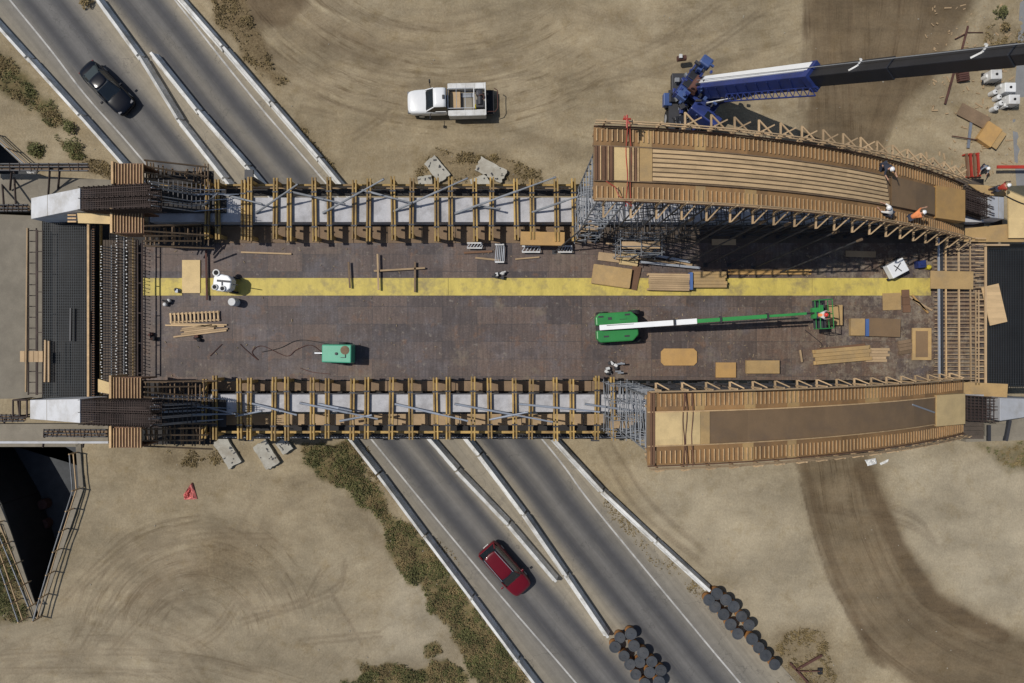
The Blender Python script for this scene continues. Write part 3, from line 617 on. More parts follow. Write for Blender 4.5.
al,pl_=arch_form('arch_formwork','curved timber arch formwork away from the crane, with a plain brown channel floor',YL,1.84,P(648,0,21.6).x,30.6,1)
# upper: red-brown planks, ply, long planks
def xz(px): # solve arch x for pixel column
    x=5.
    for _ in range(30): x=(px-512)/(F/(CAMZ-za(x)))
    return x
def seg(parent,name,m,yc,px0,px1,y0,y1,dz,h,n=8):
    a,b=xz(px0),xz(px1); P_=[(a+(b-a)*i/n,yc+(y0+y1)/2,za(a+(b-a)*i/n)+dz) for i in range(n+1)]
    return MB().sweep(P_,abs(y1-y0),h).build(name,M[m],parent)
seg(au,'ply_panel','ply',YU,614,629,-.82,.82,.015,.03); seg(au,'ply_panel','plytan',YU,639.5,652,-.82,.82,.016,.03)
seg(au,'crossplank','redwood',YU,594.5,613.5,-.84,.84,.03,.05)
for i in range(5): seg(au,'crossplank','stud' if i%2 else 'redwood',YU,596+i*3.8,597+i*3.8,-.84,.84,.085,.05,2)
for a in (629.6,632,634.6,637): seg(au,'crossplank','redwood' if a in(629.6,634.6) else 'stud',YU,a,a+1.7,-.86,.82,.02,.06,2)
for i in range(7):
    y=-.70+i*.233; seg(au,'long_plank','plank',YU,652.5,889-i*.6,y-.082,y+.082,.02,.06,24)
seg(au,'channel_lining','grime',YU,652.3,888,-.81,.81,.012,.004,24)
seg(au,'walkway_panel','plybrown',YU,890,933,-.86,.86,.15,.04,8)
# raised box panel over the right end of each
def endbox(t,yc,hw,m,a,b,z0,z1):
    MB().hexa([(a,yc-hw,z0-.8),(b,yc-hw,z1-.8),(b,yc+hw,z1-.8),(a,yc+hw,z0-.8),(a,yc-hw,z0),(b,yc-hw,z1),(b,yc+hw,z1),(a,yc+hw,z0)]).build('end_panel',M[m],t,bevel=.01)
def endbox_old(t,yc,px0,px1,hw,dz,m):
    a,b=xz(px0),xz(px1); z=za((a+b)/2)+dz; MB().hexa([(a,yc-hw,z-.5),(b,yc-hw,z-.9),(b,yc+hw,z-.9),(a,yc+hw,z-.5),(a,yc-hw,z+.3),(b,yc-hw,z-.25),(b,yc+hw,z-.25),(a,yc+hw,z+.3)]).build('end_panel',M[m],t)
endbox(au,YU,1.02,'plyorange',26.6,29.35,12.7,11.3); endbox(al,YL,.98,'ply',26.7,29.35,12.6,11.3)
for t_,yc_,hw_,lst_ in ((au,YU,1.82,((640,652,1),(695,706,1),(696,706,-1),(745,757,-1),(614,629,-1))),(al,YL,1.84,((743,754,-1),(745,756,1),(788,800,1),(695,705,1),(788,797,-1),(866,880,1)))):
    for p0_,p1_,s_ in lst_: y_=sorted((s_*.88,s_*(hw_-.02))); seg(t_,'deck_panel','plytan',yc_,p0_,p1_,y_[0],y_[1],-.079,.012)
seg(al,'ply_panel','ply',YL,655,682,-.82,.82,.015,.03); seg(al,'ply_panel','ply',YL,682.3,700,-.82,.82,.014,.03); seg(al,'ply_panel','plytan',YL,700.3,709.5,-.82,.82,.014,.03)
for a in (650,652.6): seg(al,'crossplank','redwood',YL,a,a+2,-1.8,1.8,.03,.05,2)
mb=MB(); a=P(914,408,13); 
MB().beam((xz(912),YL+.55,za(xz(912))+.06),(xz(934),YL-.1,za(xz(934))+.06),.09,.05).build('loose_batten',M['bluesteel'],al)
# red straps over the left ends
for t,yc,hw,cols in ((au,YU,2.1,(626.5,630.5)),(al,YL,1.95,(683.5,686,692))):
    for c_ in cols:
        x=xz(c_); q=MB(); 
        for k in range(10):
            y0=yc-hw+k*hw/5; q.beam((x+math.sin(k+c_)*.04,y0,za(x)+.06),(x+math.sin(k+1+c_)*.04,y0+hw/5,za(x)+.06),.04,.02)
        q.build('lashing_strap',M['rust' if t==al else 'red'],t)
tag(solo(MB().tube(P(623,119,22.9),P(631,119,22.9),.05).tube(P(627,115,22.9),P(627,128,22.9),.05).tube(P(624,116,22.9),P(630,124,22.9),.04),'clamp_frame',M['red'],'x','clamp'),'small red steel clamp standing on the edge rail of the planked arch formwork','clamp')
tag(solo(MB().tube(P(606,181,22.1),P(615,187,22.1),.025).tube(P(615,187,22.1),P(619,196,22.1),.025).tube(P(619,196,22.1),P(632,206,22.1),.025),'air_hose',M['red'],'x','hose'),'thin red hose lying across the left end of the planked arch formwork','hose')
# ------------------------------------------------------------------ shoring towers under the arches
def tower(x,yc,w,ztop,m,label,grp,dense):
    t=thing('shoring_tower',label,'shoring tower',grp,loc=(x,yc,ZD),world=True); hx,hy=w
    for sx in (-1,1):
        for sy in (-1,1): MB().tube((x+sx*hx,yc+sy*hy,ZD+.03),(x+sx*hx,yc+sy*hy,ztop),.05,n=6).build('leg',M[m],t)
    mb=MB(); z=ZD+.6; k=0
    while z<ztop:
        for s in (-1,1):
            mb.tube((x-hx,yc+s*hy,z),(x+hx,yc+s*hy,z),.03,n=5); mb.tube((x+s*hx,yc-hy,z),(x+s*hx,yc+hy,z),.03,n=5)
        if z+dense<ztop:
            for s in (-1,1):
                mb.tube((x-hx,yc+s*hy,z),(x+hx,yc+s*hy,z+dense),.025,n=5); mb.tube((x+s*hx,yc+hy,z),(x+s*hx,yc-hy,z+dense),.025,n=5)
        z+=dense; k+=1
    mb.build('lattice_bracing',M[m],t)
    for s in (-1,1): MB().beam((x-hx-.3,yc+s*hy,ztop+.08),(x+hx+.3,yc+s*hy,ztop+.08),.12,.16).build('head_beam',M['lumber'],t)
    for sx in (-1,1):
        for sy in (-1,1): MB().box(x+sx*hx-.12,yc+sy*hy-.12,ZD+.005,x+sx*hx+.12,yc+sy*hy+.12,ZD+.03).build('base_plate',M['darksteel'],t)
k=0
for yc,xs,txt in ((YU,4.3,'the planked arch formwork'),(YL,7.0,'the brown floored arch formwork')):
    i=0; x=xs+.9
    while x<29.5:
        zt=min(za(x-.8),za(x+.8))-.95
        if zt>ZD+1: tower(x,yc,(.75,1.45),zt,'dullsteel' if i<1 else 'darksteel','%s-shaded steel shoring tower, %s from the left under %s'%('bright' if i<1 else 'dark',ORD[i],txt),'shoring towers under '+txt,.95*1.6 if i<1 else 1.9)  # first tower in lit steel, the rest darker to imitate the arch's shade
        x+=2.35; i+=1
# silver scaffold at the open left end of each formwork, raking shores beside the planked one
def scaffold(px0,px1,y0,y1,zt,label):
    a=P(px0,0,zt).x; b=P(px1,0,zt).x; t=thing('scaffold',label,'scaffold',loc=((a+b)/2,(y0+y1)/2,ZD),world=True)
    xs_=np.linspace(a,b,3); ys_=np.linspace(y0,y1,4)
    for x in xs_:
        for y in ys_: MB().tube((x,y,ZD+.03),(x,y,zt),.032,n=6).build('standard',M['dullsteel'],t)
    mb=MB(); z=ZD+1
    while z<zt+.1:
        for x in xs_: mb.tube((x,y0-.2,z),(x,y1+.2,z),.026,n=5)
        for y in ys_: mb.tube((a-.2,y,z),(b+.2,y,z),.026,n=5)
        z+=2.2
    mb.build('ledger_tubes',M['dullsteel'],t); mb=MB()
    z=ZD+1
    while z+1.5<zt:
        for x in xs_[::2]: mb.tube((x,y0,z),(x,y1,z+1.5),.024,n=5); mb.tube((x,y1,z),(x,y0,z+1.5),.024,n=5)
        mb.tube((a,y0,z),(b,y0,z+1.5),.024,n=5); mb.tube((b,y1,z),(a,y1,z+1.5),.024,n=5); z+=3
    mb.build('diagonal_tubes',M['dullsteel'],t); mb=MB()
    mb.box(a+.1,y0+.3,ZD+3.05,b-.1,y0+.75,ZD+3.1); mb.build('scaffold_board',M['lumber'],t)
scaffold(614,640,YL-1.6,YL+1.6,13.5,'silver tube scaffold at the left end of the brown floored arch formwork')
scaffold(580,603,YU-1.9,YU+.6,12.5,'silver tube scaffold at the left end of the planked arch formwork')
scaffold(622,664,YU-3.0,YU-1.7,11.6,'silver tube scaffold standing in front of the planked arch formwork, above the plywood stack')
rk=[(600,262,590,222),(655,262,692,219),(668,262,714,218),(690,262,737,219),(715,264,763,222),(742,264,788,224),(765,264,812,226),(792,262,836,232),(820,262,860,240)]
for i,(a,b,c_,d) in enumerate(rk):
    x=P(c_,0,15).x; zt=min(17.5,za(max(x,5))-1.2) if i else 13; B=P(c_,d,zt); A=Vector((B.x-1.9,B.y-1.2,ZD+.03))
    t=thing('raking_shore','grey diagonal steel raking shore, %s from the left beside the planked arch formwork'%ORD[i],'shore','raking shores',loc=A,world=True)
    MB().tube(A,B,.05).build('tube',M['darksteel'],t); MB().box(A.x-.15,A.y-.15,ZD+.004,A.x+.15,A.y+.15,ZD+.028).build('base_plate',M['darksteel'],t); MB().tube(A+(B-A)*.97,B+(B-A)*.02,.085).build('head',M['grime'],t)  # grey shores given dark steel so they look dim, as in shade
# stacked shore beams lying below the scaffold
for i,(a,b) in enumerate((((618,256),(692,265)),((640,262),(700,268)),((606,243),(655,252)),((648,254),(690,262)))):
    solo(MB().beam(P(*a,8.05+.1*i),P(*b,8.05+.1*i),.16,.14),'steel_beam',M['steel' if i%2 else 'lumber'],'%s long beam lying under the scaffold in front of the planked arch formwork'%('grey','weathered timber','short grey','short weathered timber')[(0,1,2,3)[i]],'beam')
# falsework bents below the deck
for i,px in enumerate((175,215,265,590,690,800,900)):
    x=(px-512)/13.; t=thing('falsework_bent','steel post bent carrying the deck, %s from the left'%ORD[i],'falsework bent','falsework bents under the deck',loc=(x,2,0),world=True)
    for k in range(6): 
        y=-6.6+k*3.7; MB().tube((x,y,.2),(x,y,ZD-1.75),.2,n=10).build('post',M['darksteel'],t)
    MB().box(x-.3,-7.2,ZD-1.74,x+.3,12.4,ZD-1.55).build('cap_beam',M['darksteel'],t); MB().box(x-.6,-7.2,.0,x+.6,12.4,.2).build('sill',M['slab'],t)
def padthing(px,py,l,w_,ang,label,z=0,h=.3,m='slab'):
    p=P(px,py,z+h); q=MB(); pts=[]; random.seed(int(px)*7+int(py))
    for (x0_,y0_,x1_,y1_) in ((-1,-1,1,-1),(1,-1,1,1),(1,1,-1,1),(-1,1,-1,-1)):
        for k in range(7):
            f=k/7; pts.append(((x0_+(x1_-x0_)*f)*l/2*random.uniform(.90,1.0),(y0_+(y1_-y0_)*f)*w_/2*random.uniform(.86,1.0)))
    q.prism(pts,0,h); q.cur=1
    for k in range(7): q.rbox(random.uniform(-.42,.42)*l,random.uniform(-.4,.4)*w_,h+.001,random.uniform(.06,.28),random.uniform(.05,.14),.03,random.random()*3)
    o=q.build('concrete_pad',[M['padconc'],M['darksteel']]); o.location=(p.x,p.y,z); o.rotation_euler=(0,0,math.radians(ang)); return tag(o,label,'concrete pad','concrete pads beside the girders')
padthing(437,169,2.1,1.2,-52,'pale concrete pad on the dirt below the pickup, left of the grey spotted one',m='conc'); padthing(491,170,2.5,1.25,-28,'grey concrete pad with dark spots on the dirt, right of the pale pad',m='conc')
padthing(425,181,1.2,.9,10,'small pale slab half under the girder frames, left of the other',m='slab'); padthing(480,182,1.5,1.0,20,'small pale slab half under the girder frames, right of the other',m='slab')
padthing(227,452,2.6,1.3,-58,'left of the two large pale pads at the lower girder edge',m='conc'); padthing(266,455,2.3,1.3,-58,'right of the two large pale pads at the lower girder edge',m='conc'); padthing(284,446,1.2,1.0,-55,'small pale pad between the large pads and the green scrub',m='conc')
# ------------------------------------------------------------------ arch springings: concrete stub, rebar cage, side forms
def stub(pts,z0,z1,label):   # pts: four pixel corners (left-top, right-top, right-bottom, left-bottom)
    t=thing('concrete_springing',label,'arch springing'); a,b,c_,d=pts
    A,D=P(*a,z0),P(*d,z0); B,C_=P(*b,z1),P(*c_,z1); dn=Vector((.4,0,-2.2)) if z1>z0 else Vector((-.4,0,-2.2))
    base=(A+D)/2; t.location=(base.x,base.y,0); base=Vector(t.location)
    mb=MB(); mb.hexa([tuple(q-base) for q in (D+dn,C_+dn,B+dn,A+dn,D,C_,B,A)]); mb.build('concrete_rib',M['conc'],t,bevel=.03)
    mb=MB(); m1=A.lerp(B,.35); m2=D.lerp(C_,.35); mb.beam(m1-base+Vector((0,0,.004)),m2-base+Vector((0,0,.004)),.03,.01); mb.build('joint',M['slab'],t); return t
stub([(31,198),(80,188),(80,209),(31,219)],9.7,12.3,'pale concrete arch stub at the left end of the girder nearest the crane')
stub([(30,400),(80,399),(80,423),(30,419)],9.7,12.3,'pale concrete arch stub at the left end of the girder away from the crane')
stub([(1004,197),(988,196),(988,217),(1004,219)],9.2,10.0,'small pale concrete arch stub at the right end of the girder nearest the crane')
stub([(1040,399),(1000,398),(1000,421),(1040,415)],8.6,10.2,'pale blue-grey concrete arch stub at the right end of the girder away from the crane')
def cage(a,b,z0,z1,hw,hh,nb_,step,label,m='rebar'):
    A=P(*a,z0); B=P(*b,z1); d=B-A; n=int(d.length/step); t=thing('rebar_cage',label,'rebar cage',loc=A,world=True)
    mb=MB()
    for j in range(nb_):
        y=-hw+2*hw*j/(nb_-1)
        for dz in (0,-hh): mb.beam(A+Vector((0,y,dz)),B+Vector((random.uniform(-.2,.6),y,dz)),.045,.045)
    mb.build('long_bars',M[m],t); mb=MB()
    for i in range(n+1):
        p=A+d*(i/n)
        for dz in (0,-hh): mb.beam(p+Vector((0,-hw,dz)),p+Vector((0,hw,dz)),.035,.035)
        for y in (-hw,hw,0): mb.beam(p+Vector((0,y,-hh)),p+Vector((0,y,.12 if i%3 else .3)),.035,.035)
    mb.build('stirrups',M[m],t); MB().hexa([tuple(q) for q in (A+Vector((0,-hw,-hh-.1)),B+Vector((0,-hw,-hh-.1)),B+Vector((0,hw,-hh-.1)),A+Vector((0,hw,-hh-.1)),A+Vector((0,-hw,-hh-.05)),B+Vector((0,-hw,-hh-.05)),B+Vector((0,hw,-hh-.05)),A+Vector((0,hw,-hh-.05)))]).build('bottom_form',M['formblack'],t)
cage((81,199),(150,196),12.2,15.0,.72,1.3,12,.16,'dark rebar cage rising from the left arch stub nearest the crane')
cage((81,412),(150,414),12.2,15.0,.78,1.3,12,.16,'dark rebar cage rising from the left arch stub away from the crane')
cage((966,199),(988,207),10.5,9.9,.72,.8,11,.15,'dark rebar between the planked arch formwork and its right stub')
cage((967,408),(994,410),10.3,9.9,.80,.8,9,.3,'dark rebar between the brown floored arch formwork and its right stub')
# long pale bars continuing from the cages down over the girders
for (a,b,z0,z1,txt) in (((150,190),(215,196),14.5,9.2,'nearest the crane'),((150,412),(215,410),14.5,9.4,'away from the crane')):
    t=thing('rebar_bundle','bundle of blue-grey bars drooping over the left end of the girder '+txt,'rebar bundle',loc=P(*b,z1),world=True); mb=MB(); A=P(*a,z0);B=P(*b,z1)
    for k in range(9):
        o=Vector((0,random.uniform(-.9,.9),random.uniform(-.5,.2))); mid=(A+B)/2+Vector((0,0,-1.2))+o; mb.beam(A+o,mid,.05,.05); mb.beam(mid,B+o*.8+Vector((random.uniform(-1,2),0,0)),.05,.05)
    mb.build('bars',M['bluesteel'],t); mb=MB()
    for k in range(14):
        p=A.lerp(B,k/14)+Vector((0,0,-.6)); mb.beam(p+Vector((0,-.9,-.4)),p+Vector((0,.9,-.4)),.05,.05)
    mb.build('ties',M['darksteel'],t); x0,y0,x1,y1=pr(150,189 if 'nearest' in txt else 399,226,213 if 'nearest' in txt else 427,ZF+.05); MB().box(x0,y0,ZF-.03,x1,y1,ZF+.02).build('shade_cover',M['formblack'],t)  # near-black sheet standing in for the shadow on the girder's left end
def sideform(px0,py0,px1,py1,z,label,lip=None):
    t=thing('side_form',label,'side form'); x0,y0,x1,y1=pr(px0,py0,px1,py1,z); t.location=((x0+x1)/2,(y0+y1)/2,z-2.0); X=(x1-x0)/2; Y=(y1-y0)/2
    MB().box(-X,-Y,1.85,X,Y,1.90).build('plywood_face',M['redwood'],t); mb=MB(); x=-X+.06
    while x<X-.05: mb.box(x,-Y+random.uniform(0,.08),1.903,x+.04,Y-random.uniform(0,.08),1.97); x+=.19
    mb.build('studs',M['stud'],t); MB().box(-X,-Y+.05,0,X,-Y+.15,1.847).build('edge_board',M['redwood'],t); MB().box(-X,Y-.15,0,X,Y-.05,1.847).build('edge_board',M['redwood'],t)
    MB().box(-X-.16,-Y,.2,-X-.02,Y+.1,2.06).build('post',M['stud'],t)
    return t
sideform(114,163,143,184,12.5,'ribbed timber side form, topmost of the four at the left end of the bridge')
sideform(113,209,143,233,12.0,'ribbed timber side form just below the upper left rebar cage')
sideform(112,377,141,401,12.0,'ribbed timber side form just above the lower left rebar cage')
sideform(112,427,141,448,12.5,'ribbed timber side form, lowest of the four at the left end of the bridge')
# dark timber tangle between side forms and the girder (falsework of the haunch)
for (yt,yb,txt) in ((160,184,'above the upper left rebar bundle'),(226,246,'below the upper left rebar bundle'),(382,402,'above the lower left rebar bundle'),(424,446,'below the lower left rebar bundle')):
    t=thing('haunch_falsework','dark timber lattice '+txt,'falsework',loc=P(170,(yt+yb)/2,ZD),world=True); mb=MB(); mb2=MB()
    for k in range(16):
        x=146+k*4.2+random.uniform(-1.5,1.5); z=11.5-k*.16+random.uniform(-.5,.3); off=(yb-yt)*.12*random.random()+((x-146)*.3 if yt==160 else 0)
        mb.beam(P(x,yt+off+k*.5 if yt<200 else yt+off,z),P(x,yb-off,z-.4),.06,.08); mb2.beam(P(x,yt+off,z-.1),P(x+random.uniform(-2,4),yb-off,ZD+.1),.07,.07)
    for k in range(5):
        y=yt+(yb-yt)*k/4; mb.beam(P(144,y,11.9),P(213+random.uniform(-14,4),y+random.uniform(-3,5)+(9 if yt==160 else 0),9.2),.09,.1)
    mb.build('joists',M['grime'],t); mb2.build('struts',M['grime'],t)
    x0,y0,x1,y1=pr(146,yt+(10 if yt==160 else 1),212,yb-1,8.6); MB().box(x0,y0,8.3,x1,y1,8.35).build('black_lining',M['formblack'],t)
# ------------------------------------------------------------------ end cross girders: rebar mats in dark forms
def matt(px0,py0,px1,py1,z,dx,dy,label,m='epoxy',w_=.032):
    x0,y0,x1,y1=pr(px0,py0,px1,py1,z); t=thing('rebar_mat',label,'rebar mat',loc=((x0+x1)/2,(y0+y1)/2,z-.5),world=True)
    mb=MB(); x=x0
    while x<x1: mb.box(x,y0,z-.05,x+w_,y1,z); x+=dx
    mb.build('long_bars',M[m],t); mb=MB(); y=y0
    while y<y1: mb.box(x0,y,z+.003,x1,y+w_*.8,z+.045); y+=dy
    mb.build('cross_bars',M[m],t); MB().box(x0-.05,y0,z-.9,x1+.05,y1,z-.8).build('form_bed',M['formblack'],t); return t,(x0,y0,x1,y1)
matt(43,221,87,398,8.3,.15,.11,'wide dark rebar mat of the cross girder at the left end')
matt(986,248,1060,386,8.3,.17,.17,'wide dark rebar mat of the cross girder at the right end')
def bars(pts,label,m,w_=.12,h=.12,cat='timber',name='timber_waler',z=8.5,grp=None):
    a,b=pts; return solo(MB().beam(P(*a,z),P(*b,z),w_,h),name,M[m],label,cat,grp)
bars(((88.5,222),(88.5,398)),'long pale timber waler right of the left dark rebar mat','stud',z=8.7,w_=.14)
bars(((27.5,228),(26,392)),'long thin timber at the outermost left edge of the bridge','lumber',w_=.09)
bars(((985.5,246),(985.5,386)),'long pale timber waler left of the right dark rebar mat','lumber',z=8.6,w_=.12)
t=thing('cross_girder_form','deep dark slot form between the left rebar mat and the capped bars','form',loc=P(100,310,ZD),world=True)
x0,y0,x1,y1=pr(89,225,144,396,7.0); MB().box(x0,y0,6.6,x1,y1,6.7).build('form_bed',M['formblack'],t)
x0,y0,x1,y1=pr(92,225,99,396,8.1); mb=MB(); yy=y0
while yy<y1: mb.box(x0,yy,8.0,x0+.16,yy+.05,8.1); yy+=.17
mb.build('tie_rods',M['redwood'],t); x0,y0,x1,y1=pr(99.5,225,100.6,396,8.1); MB().box(x0,y0,7.9,x1,y1,8.1).build('edge_strip',M['yellow'],t)
def starter(px,py0,py1,z,h,step,m,cap,label,lean=.1,r=.03,rail=True):
    t=thing('starter_bars',label,'rebar row',loc=P(px,(py0+py1)/2,z),world=True); a=P(px,py1,z); b=P(px,py0,z); mb=MB(); cp=MB(); y=a.y; 
    while y<b.y:
        q=Vector((a.x,y,z-.6)); e=Vector((a.x-lean+random.uniform(-.04,.04),y+random.uniform(-.03,.03),z+h)); mb.beam(q,e,r,r)
        if cap: cp.rbox(e.x,e.y,e.z,.075,.06,.05,0)
        y+=step
    if rail: mb.beam((a.x,a.y,z),(a.x,b.y,z),.05,.05)
    mb.build('bars',M[m],t)
    if cap: cp.build('caps',M['offwhite'],t)
starter(111.5,245,392,8.9,.55,.19,'dullsteel',True,'leftmost row of white capped bars at the left cross girder',lean=.35,r=.06)
starter(118,240,388,8.4,.5,.21,'rebar',False,'row of rusty uncapped bars between the two white capped rows')
starter(124,236,386,8.7,.7,.20,'dullsteel',True,'right row of white capped bars at the left cross girder')
starter(133,238,380,8.5,.6,.25,'yellow',True,'row of bars beside the ladder rail at the left end of the deck')
# brown planked bed under capped rows
x0,y0,x1,y1=pr(103,240,138,395,8.0); bb=MB(); x=x0
while x<x1: bb.box(x,y0,7.9,x+.16,y1,8.0); x+=.19
solo(bb,'planked_bed',M['darkbed'],'dirty brown planked strip under the capped bars at the left end','planking')
def ladder(px0,px1,py0,py1,z,step,label,m='rebar',w_=.07):
    t=thing('ladder_rail',label,'rebar ladder',loc=P((px0+px1)/2,(py0+py1)/2,z-.1),world=True); a=P(px0,py1,z); b=P(px1,py0,z)
    for x in (a.x,b.x): MB().box(x-w_/2,a.y,z-w_,x+w_/2,b.y,z).build('rail',M[m],t)
    mb=MB(); y=a.y+.1
    while y<b.y: mb.box(a.x+w_/2,y,z-w_+.005,b.x-w_/2,y+w_*.8,z-.005); y+=step
    mb.build('rungs',M[m],t)
ladder(137.5,142,240,375,8.9,2.05,'rusty ladder like rail along the left edge of the open deck'); ladder(28,36,228,395,8.3,.75,'rusty rebar ladder along the outermost left edge'); ladder(37,43,230,395,8.3,1.4,'rusty rebar ladder hard against the left rebar mat')
# right end starter mat
t=thing('starter_bars','field of pale rusty bars pointing right at the right end of the deck','rebar row',loc=P(958,310,ZD),world=True)
x0,y0,x1,y1=pr(934,235,972,386,8.3); mb=MB(); y=y0
while y<y1: mb.beam((x0+random.uniform(-.1,.1),y,8.3),(x1+.6+random.uniform(-.3,.3),y+random.uniform(-.05,.05),8.33),.045,.045); y+=.27
mb.build('bars',M['lumber'],t)
mb=MB(); y=y0
while y<y1: mb.beam((x1+.1,y+.1,8.5),(P(986,0,8.5).x,y+.1,8.5),.06,.05); y+=.42
mb.build('tie_bars',M['lumber'],t); MB().box(P(972,0,7.2).x,y0,7.0,P(985,0,7.2).x,y1,7.1).build('form_bed',M['formblack'],t)
for px,m,w_ in ((938.5,'steel',.13),(941.5,'darksteel',.12),(945.5,'stud',.07),(958.5,'lumber',.09),(970,'lumber',.06)): MB().beam(P(px,238,8.5),P(px+.8,386,8.5),w_,.1).build('rail',M[m],t)
ladder(976,979,290,385,8.7,.55,'short weathered ladder lying left of the right waler','lumber',.06)
# ------------------------------------------------------------------ surroundings of the ends
def flat(pp,z0,z1,m,label,name,cat): return solo(MB().prism([tuple(P(*p,z1).xy) for p in pp],z0,z1),name,M[m],label,cat)
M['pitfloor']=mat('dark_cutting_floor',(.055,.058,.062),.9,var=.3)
M['approach']=mat('dusty_approach_concrete',(.20,.175,.135),.9,var=.18,dirt=(.15,.13,.10),dirtamt=.7)
flat([(-60,212),(42,216),(42,398),(-60,400)],0,7.2,'approach','broad dusty grey-tan approach slab left of the left rebar mat','approach_slab','slab')
flat([(-60,424),(108,424),(108,441),(-60,441)],6.4,7.0,'approach','dusty tan abutment slab below the lower left arch stub','abutment_slab','slab')
flat([(-60,441.3),(108,441.3),(108,443.5),(-60,443.5)],6.3,7.15,'conc','thin pale concrete edge along the foot of the lower left abutment','abutment_edge','edge')
flat([(38,176),(112,180),(112,210),(38,210)],0,6.6,'approach','dirt covered abutment top behind the upper left arch stub','abutment_block','abutment')
flat([(-60,174),(40,174),(40,212),(-60,212)],0,6.4,'approach','abutment top under the dark pipe scaffold at the far left','abutment_block','abutment')
flat([(77,211),(112,210),(112,224),(78,223)],11.3,11.36,'ply','bright plywood sheet at the top of the left rebar mat','plywood_sheet','plywood sheet')
flat([(98,379),(111,383),(110,394),(98,392)],9.5,9.6,'ply','small bright plywood piece at the foot of the left rebar mat','plywood_sheet','plywood sheet')
t=thing('lumber_stack','short timbers stacked beside the bright sheet at the top of the left rebar mat','lumber',loc=P(74,215,9),world=True)
for k in range(4): MB().beam(P(68,212+k*3.2,11.2),P(76.5,212+k*3.2,11.2),.1,.1).build('timber',M['stud'],t)
for k,(a,b) in enumerate((((79,224),(79,234)),((107,224),(107,236)),((22,358),(44,358)),((72,335),(72,310)))):
    pass
t=thing('lumber_stack','short boards bundled at the left edge beside the rebar mat','lumber',loc=P(33,356,8.4),world=True)
for k in range(5): MB().box(*(lambda a,b:(a.x,b.y,8.35,b.x,a.y,8.45))(P(20+k*4.6,351,8.45),P(24.2+k*4.6,362,8.45))).build('board',M['lumber'],t)
for i,(a,b) in enumerate((((45.5,340),(45,382)),((49,341),(49,382)))): bars((a,b),'%s pale timber lying on the lower left of the left rebar mat'%('left','right')[i],'lumber',z=8.6,w_=.11,name='timber',grp='timbers on the left rebar mat')
bars(((71,308),(70.5,341)),'grey steel channel lying in the middle of the left rebar mat','darksteel',z=8.6,w_=.1,cat='steel bar',name='steel_bar')
# dark pipe scaffold walkways at the far left
def pipewalk(py,px0,px1,z,label,posts):
    t=thing('scaffold_walkway',label,'scaffold',loc=P((px0+px1)/2,py,z-1),world=True); mb=MB()
    for d in (-3,0,3): mb.tube(P(px0,py+d,z),P(px1,py+d+random.uniform(-1,1),z),.06,n=6)
    mb.build('ledger_tubes',M['darksteel'],t); mb=MB()
    for k in range(12):
        x=px0+(px1-px0)*k/12; mb.tube(P(x,py-4,z+.05),P(x+random.uniform(-3,3),py+4,z+.05),.04,n=6)
    mb.build('cross_tubes',M['rebar'],t); mb=MB(); 
    for x,y in posts: mb.tube(P(x,py,z),P(x-2,y,z-1.5),.07,n=6)
    mb.build('props',M['rebar'],t); a=P(px0,py,z); b=P(px1,py,z); MB().box(a.x,a.y-.2,z-.2,b.x,a.y+.2,z-.15).build('plank',M['grime'],t)
pipewalk(167,-30,88,8.0,'dark pipe scaffold walkway above the upper left arch stub',[(50,200),(60,190),(12,190)])
pipewalk(208,-30,28,7.6,'dark tangle of pipes left of the upper left arch stub',[(4,180),(16,172)])
pipewalk(418,-30,24,7.6,'dark tangle of pipes left of the lower left arch stub',[(5,430),(20,400)])
pipewalk(433,44,106,7.4,'rusty pipe walkway below the lower left arch stub',[(45,447),(60,425),(85,447)])
t=thing('barricade','small rusty square pipe barricade left of the lower left arch stub','barricade',loc=P(20,408,7.2),world=True)
for (a,b) in (((13,400),(27,400)),((13,417),(27,417)),((13,400),(13,417)),((27,400),(27,417)),((20,400),(20,417))): MB().tube(P(*a,9),P(*b,9),.06,n=6).build('rail',M['rebar'],t)
for a in ((13,400),(27,400),(13,417),(27,417)): MB().tube(P(*a,9),P(*a,9)-Vector((0,0,1.8)),.05,n=6).build('leg',M['rebar'],t)
# right end platforms
flat([(1008,186),(1060,184),(1060,238),(1009,238)],8.3,8.4,'ply','bright plywood platform at the right edge beside the small arch stub','plywood_platform','platform')
flat([(968,184),(1006,187),(1006,196),(985,195)],8.0,8.1,'plytan','tan plywood strip above the right rebar of the planked formwork','plywood_platform','platform')
flat([(960,229),(1008,224),(1060,238.5),(1060,242),(955,242)],8.0,8.1,'plytan','tan plywood strip below the right rebar of the planked formwork','plywood_platform','platform')
flat([(966,190),(1004,196),(1004,226),(966,222)],7.2,7.3,'formblack','dark form bed under the right rebar of the planked formwork','form_bed','form')
flat([(938,381),(1008,384),(1007,398),(938,397)],8.6,8.7,'plytan','tan plywood strip above the right rebar of the brown floored formwork','plywood_platform','platform')
flat([(966,397),(1030,398),(1030,440),(966,442)],0,6.5,'approach','dusty abutment top at the right end away from the crane','abutment_block','abutment')
flat([(985,424),(1010,424),(1010,436),(985,436)],6.9,7.0,'approach','square dusty cover on the right abutment top','cover_slab','slab')
flat([(1000,244),(1080,244),(1080,388),(1000,388)],0,6.0,'approach','block of the right abutment under the dark rebar mat','abutment_block','abutment')
bars(((984,245),(1009,245)),'short pale timber above the right dark rebar mat','lumber',z=8.8)
for i,(a,b) in enumerate((((989,425),(989,441)),((1010,420),(1006,441)))): bars((a,b),'%s dark post on the right abutment top'%('left','right')[i],'darksteel',z=8.2,w_=.2,cat='post',name='post',grp='posts on the right abutment')
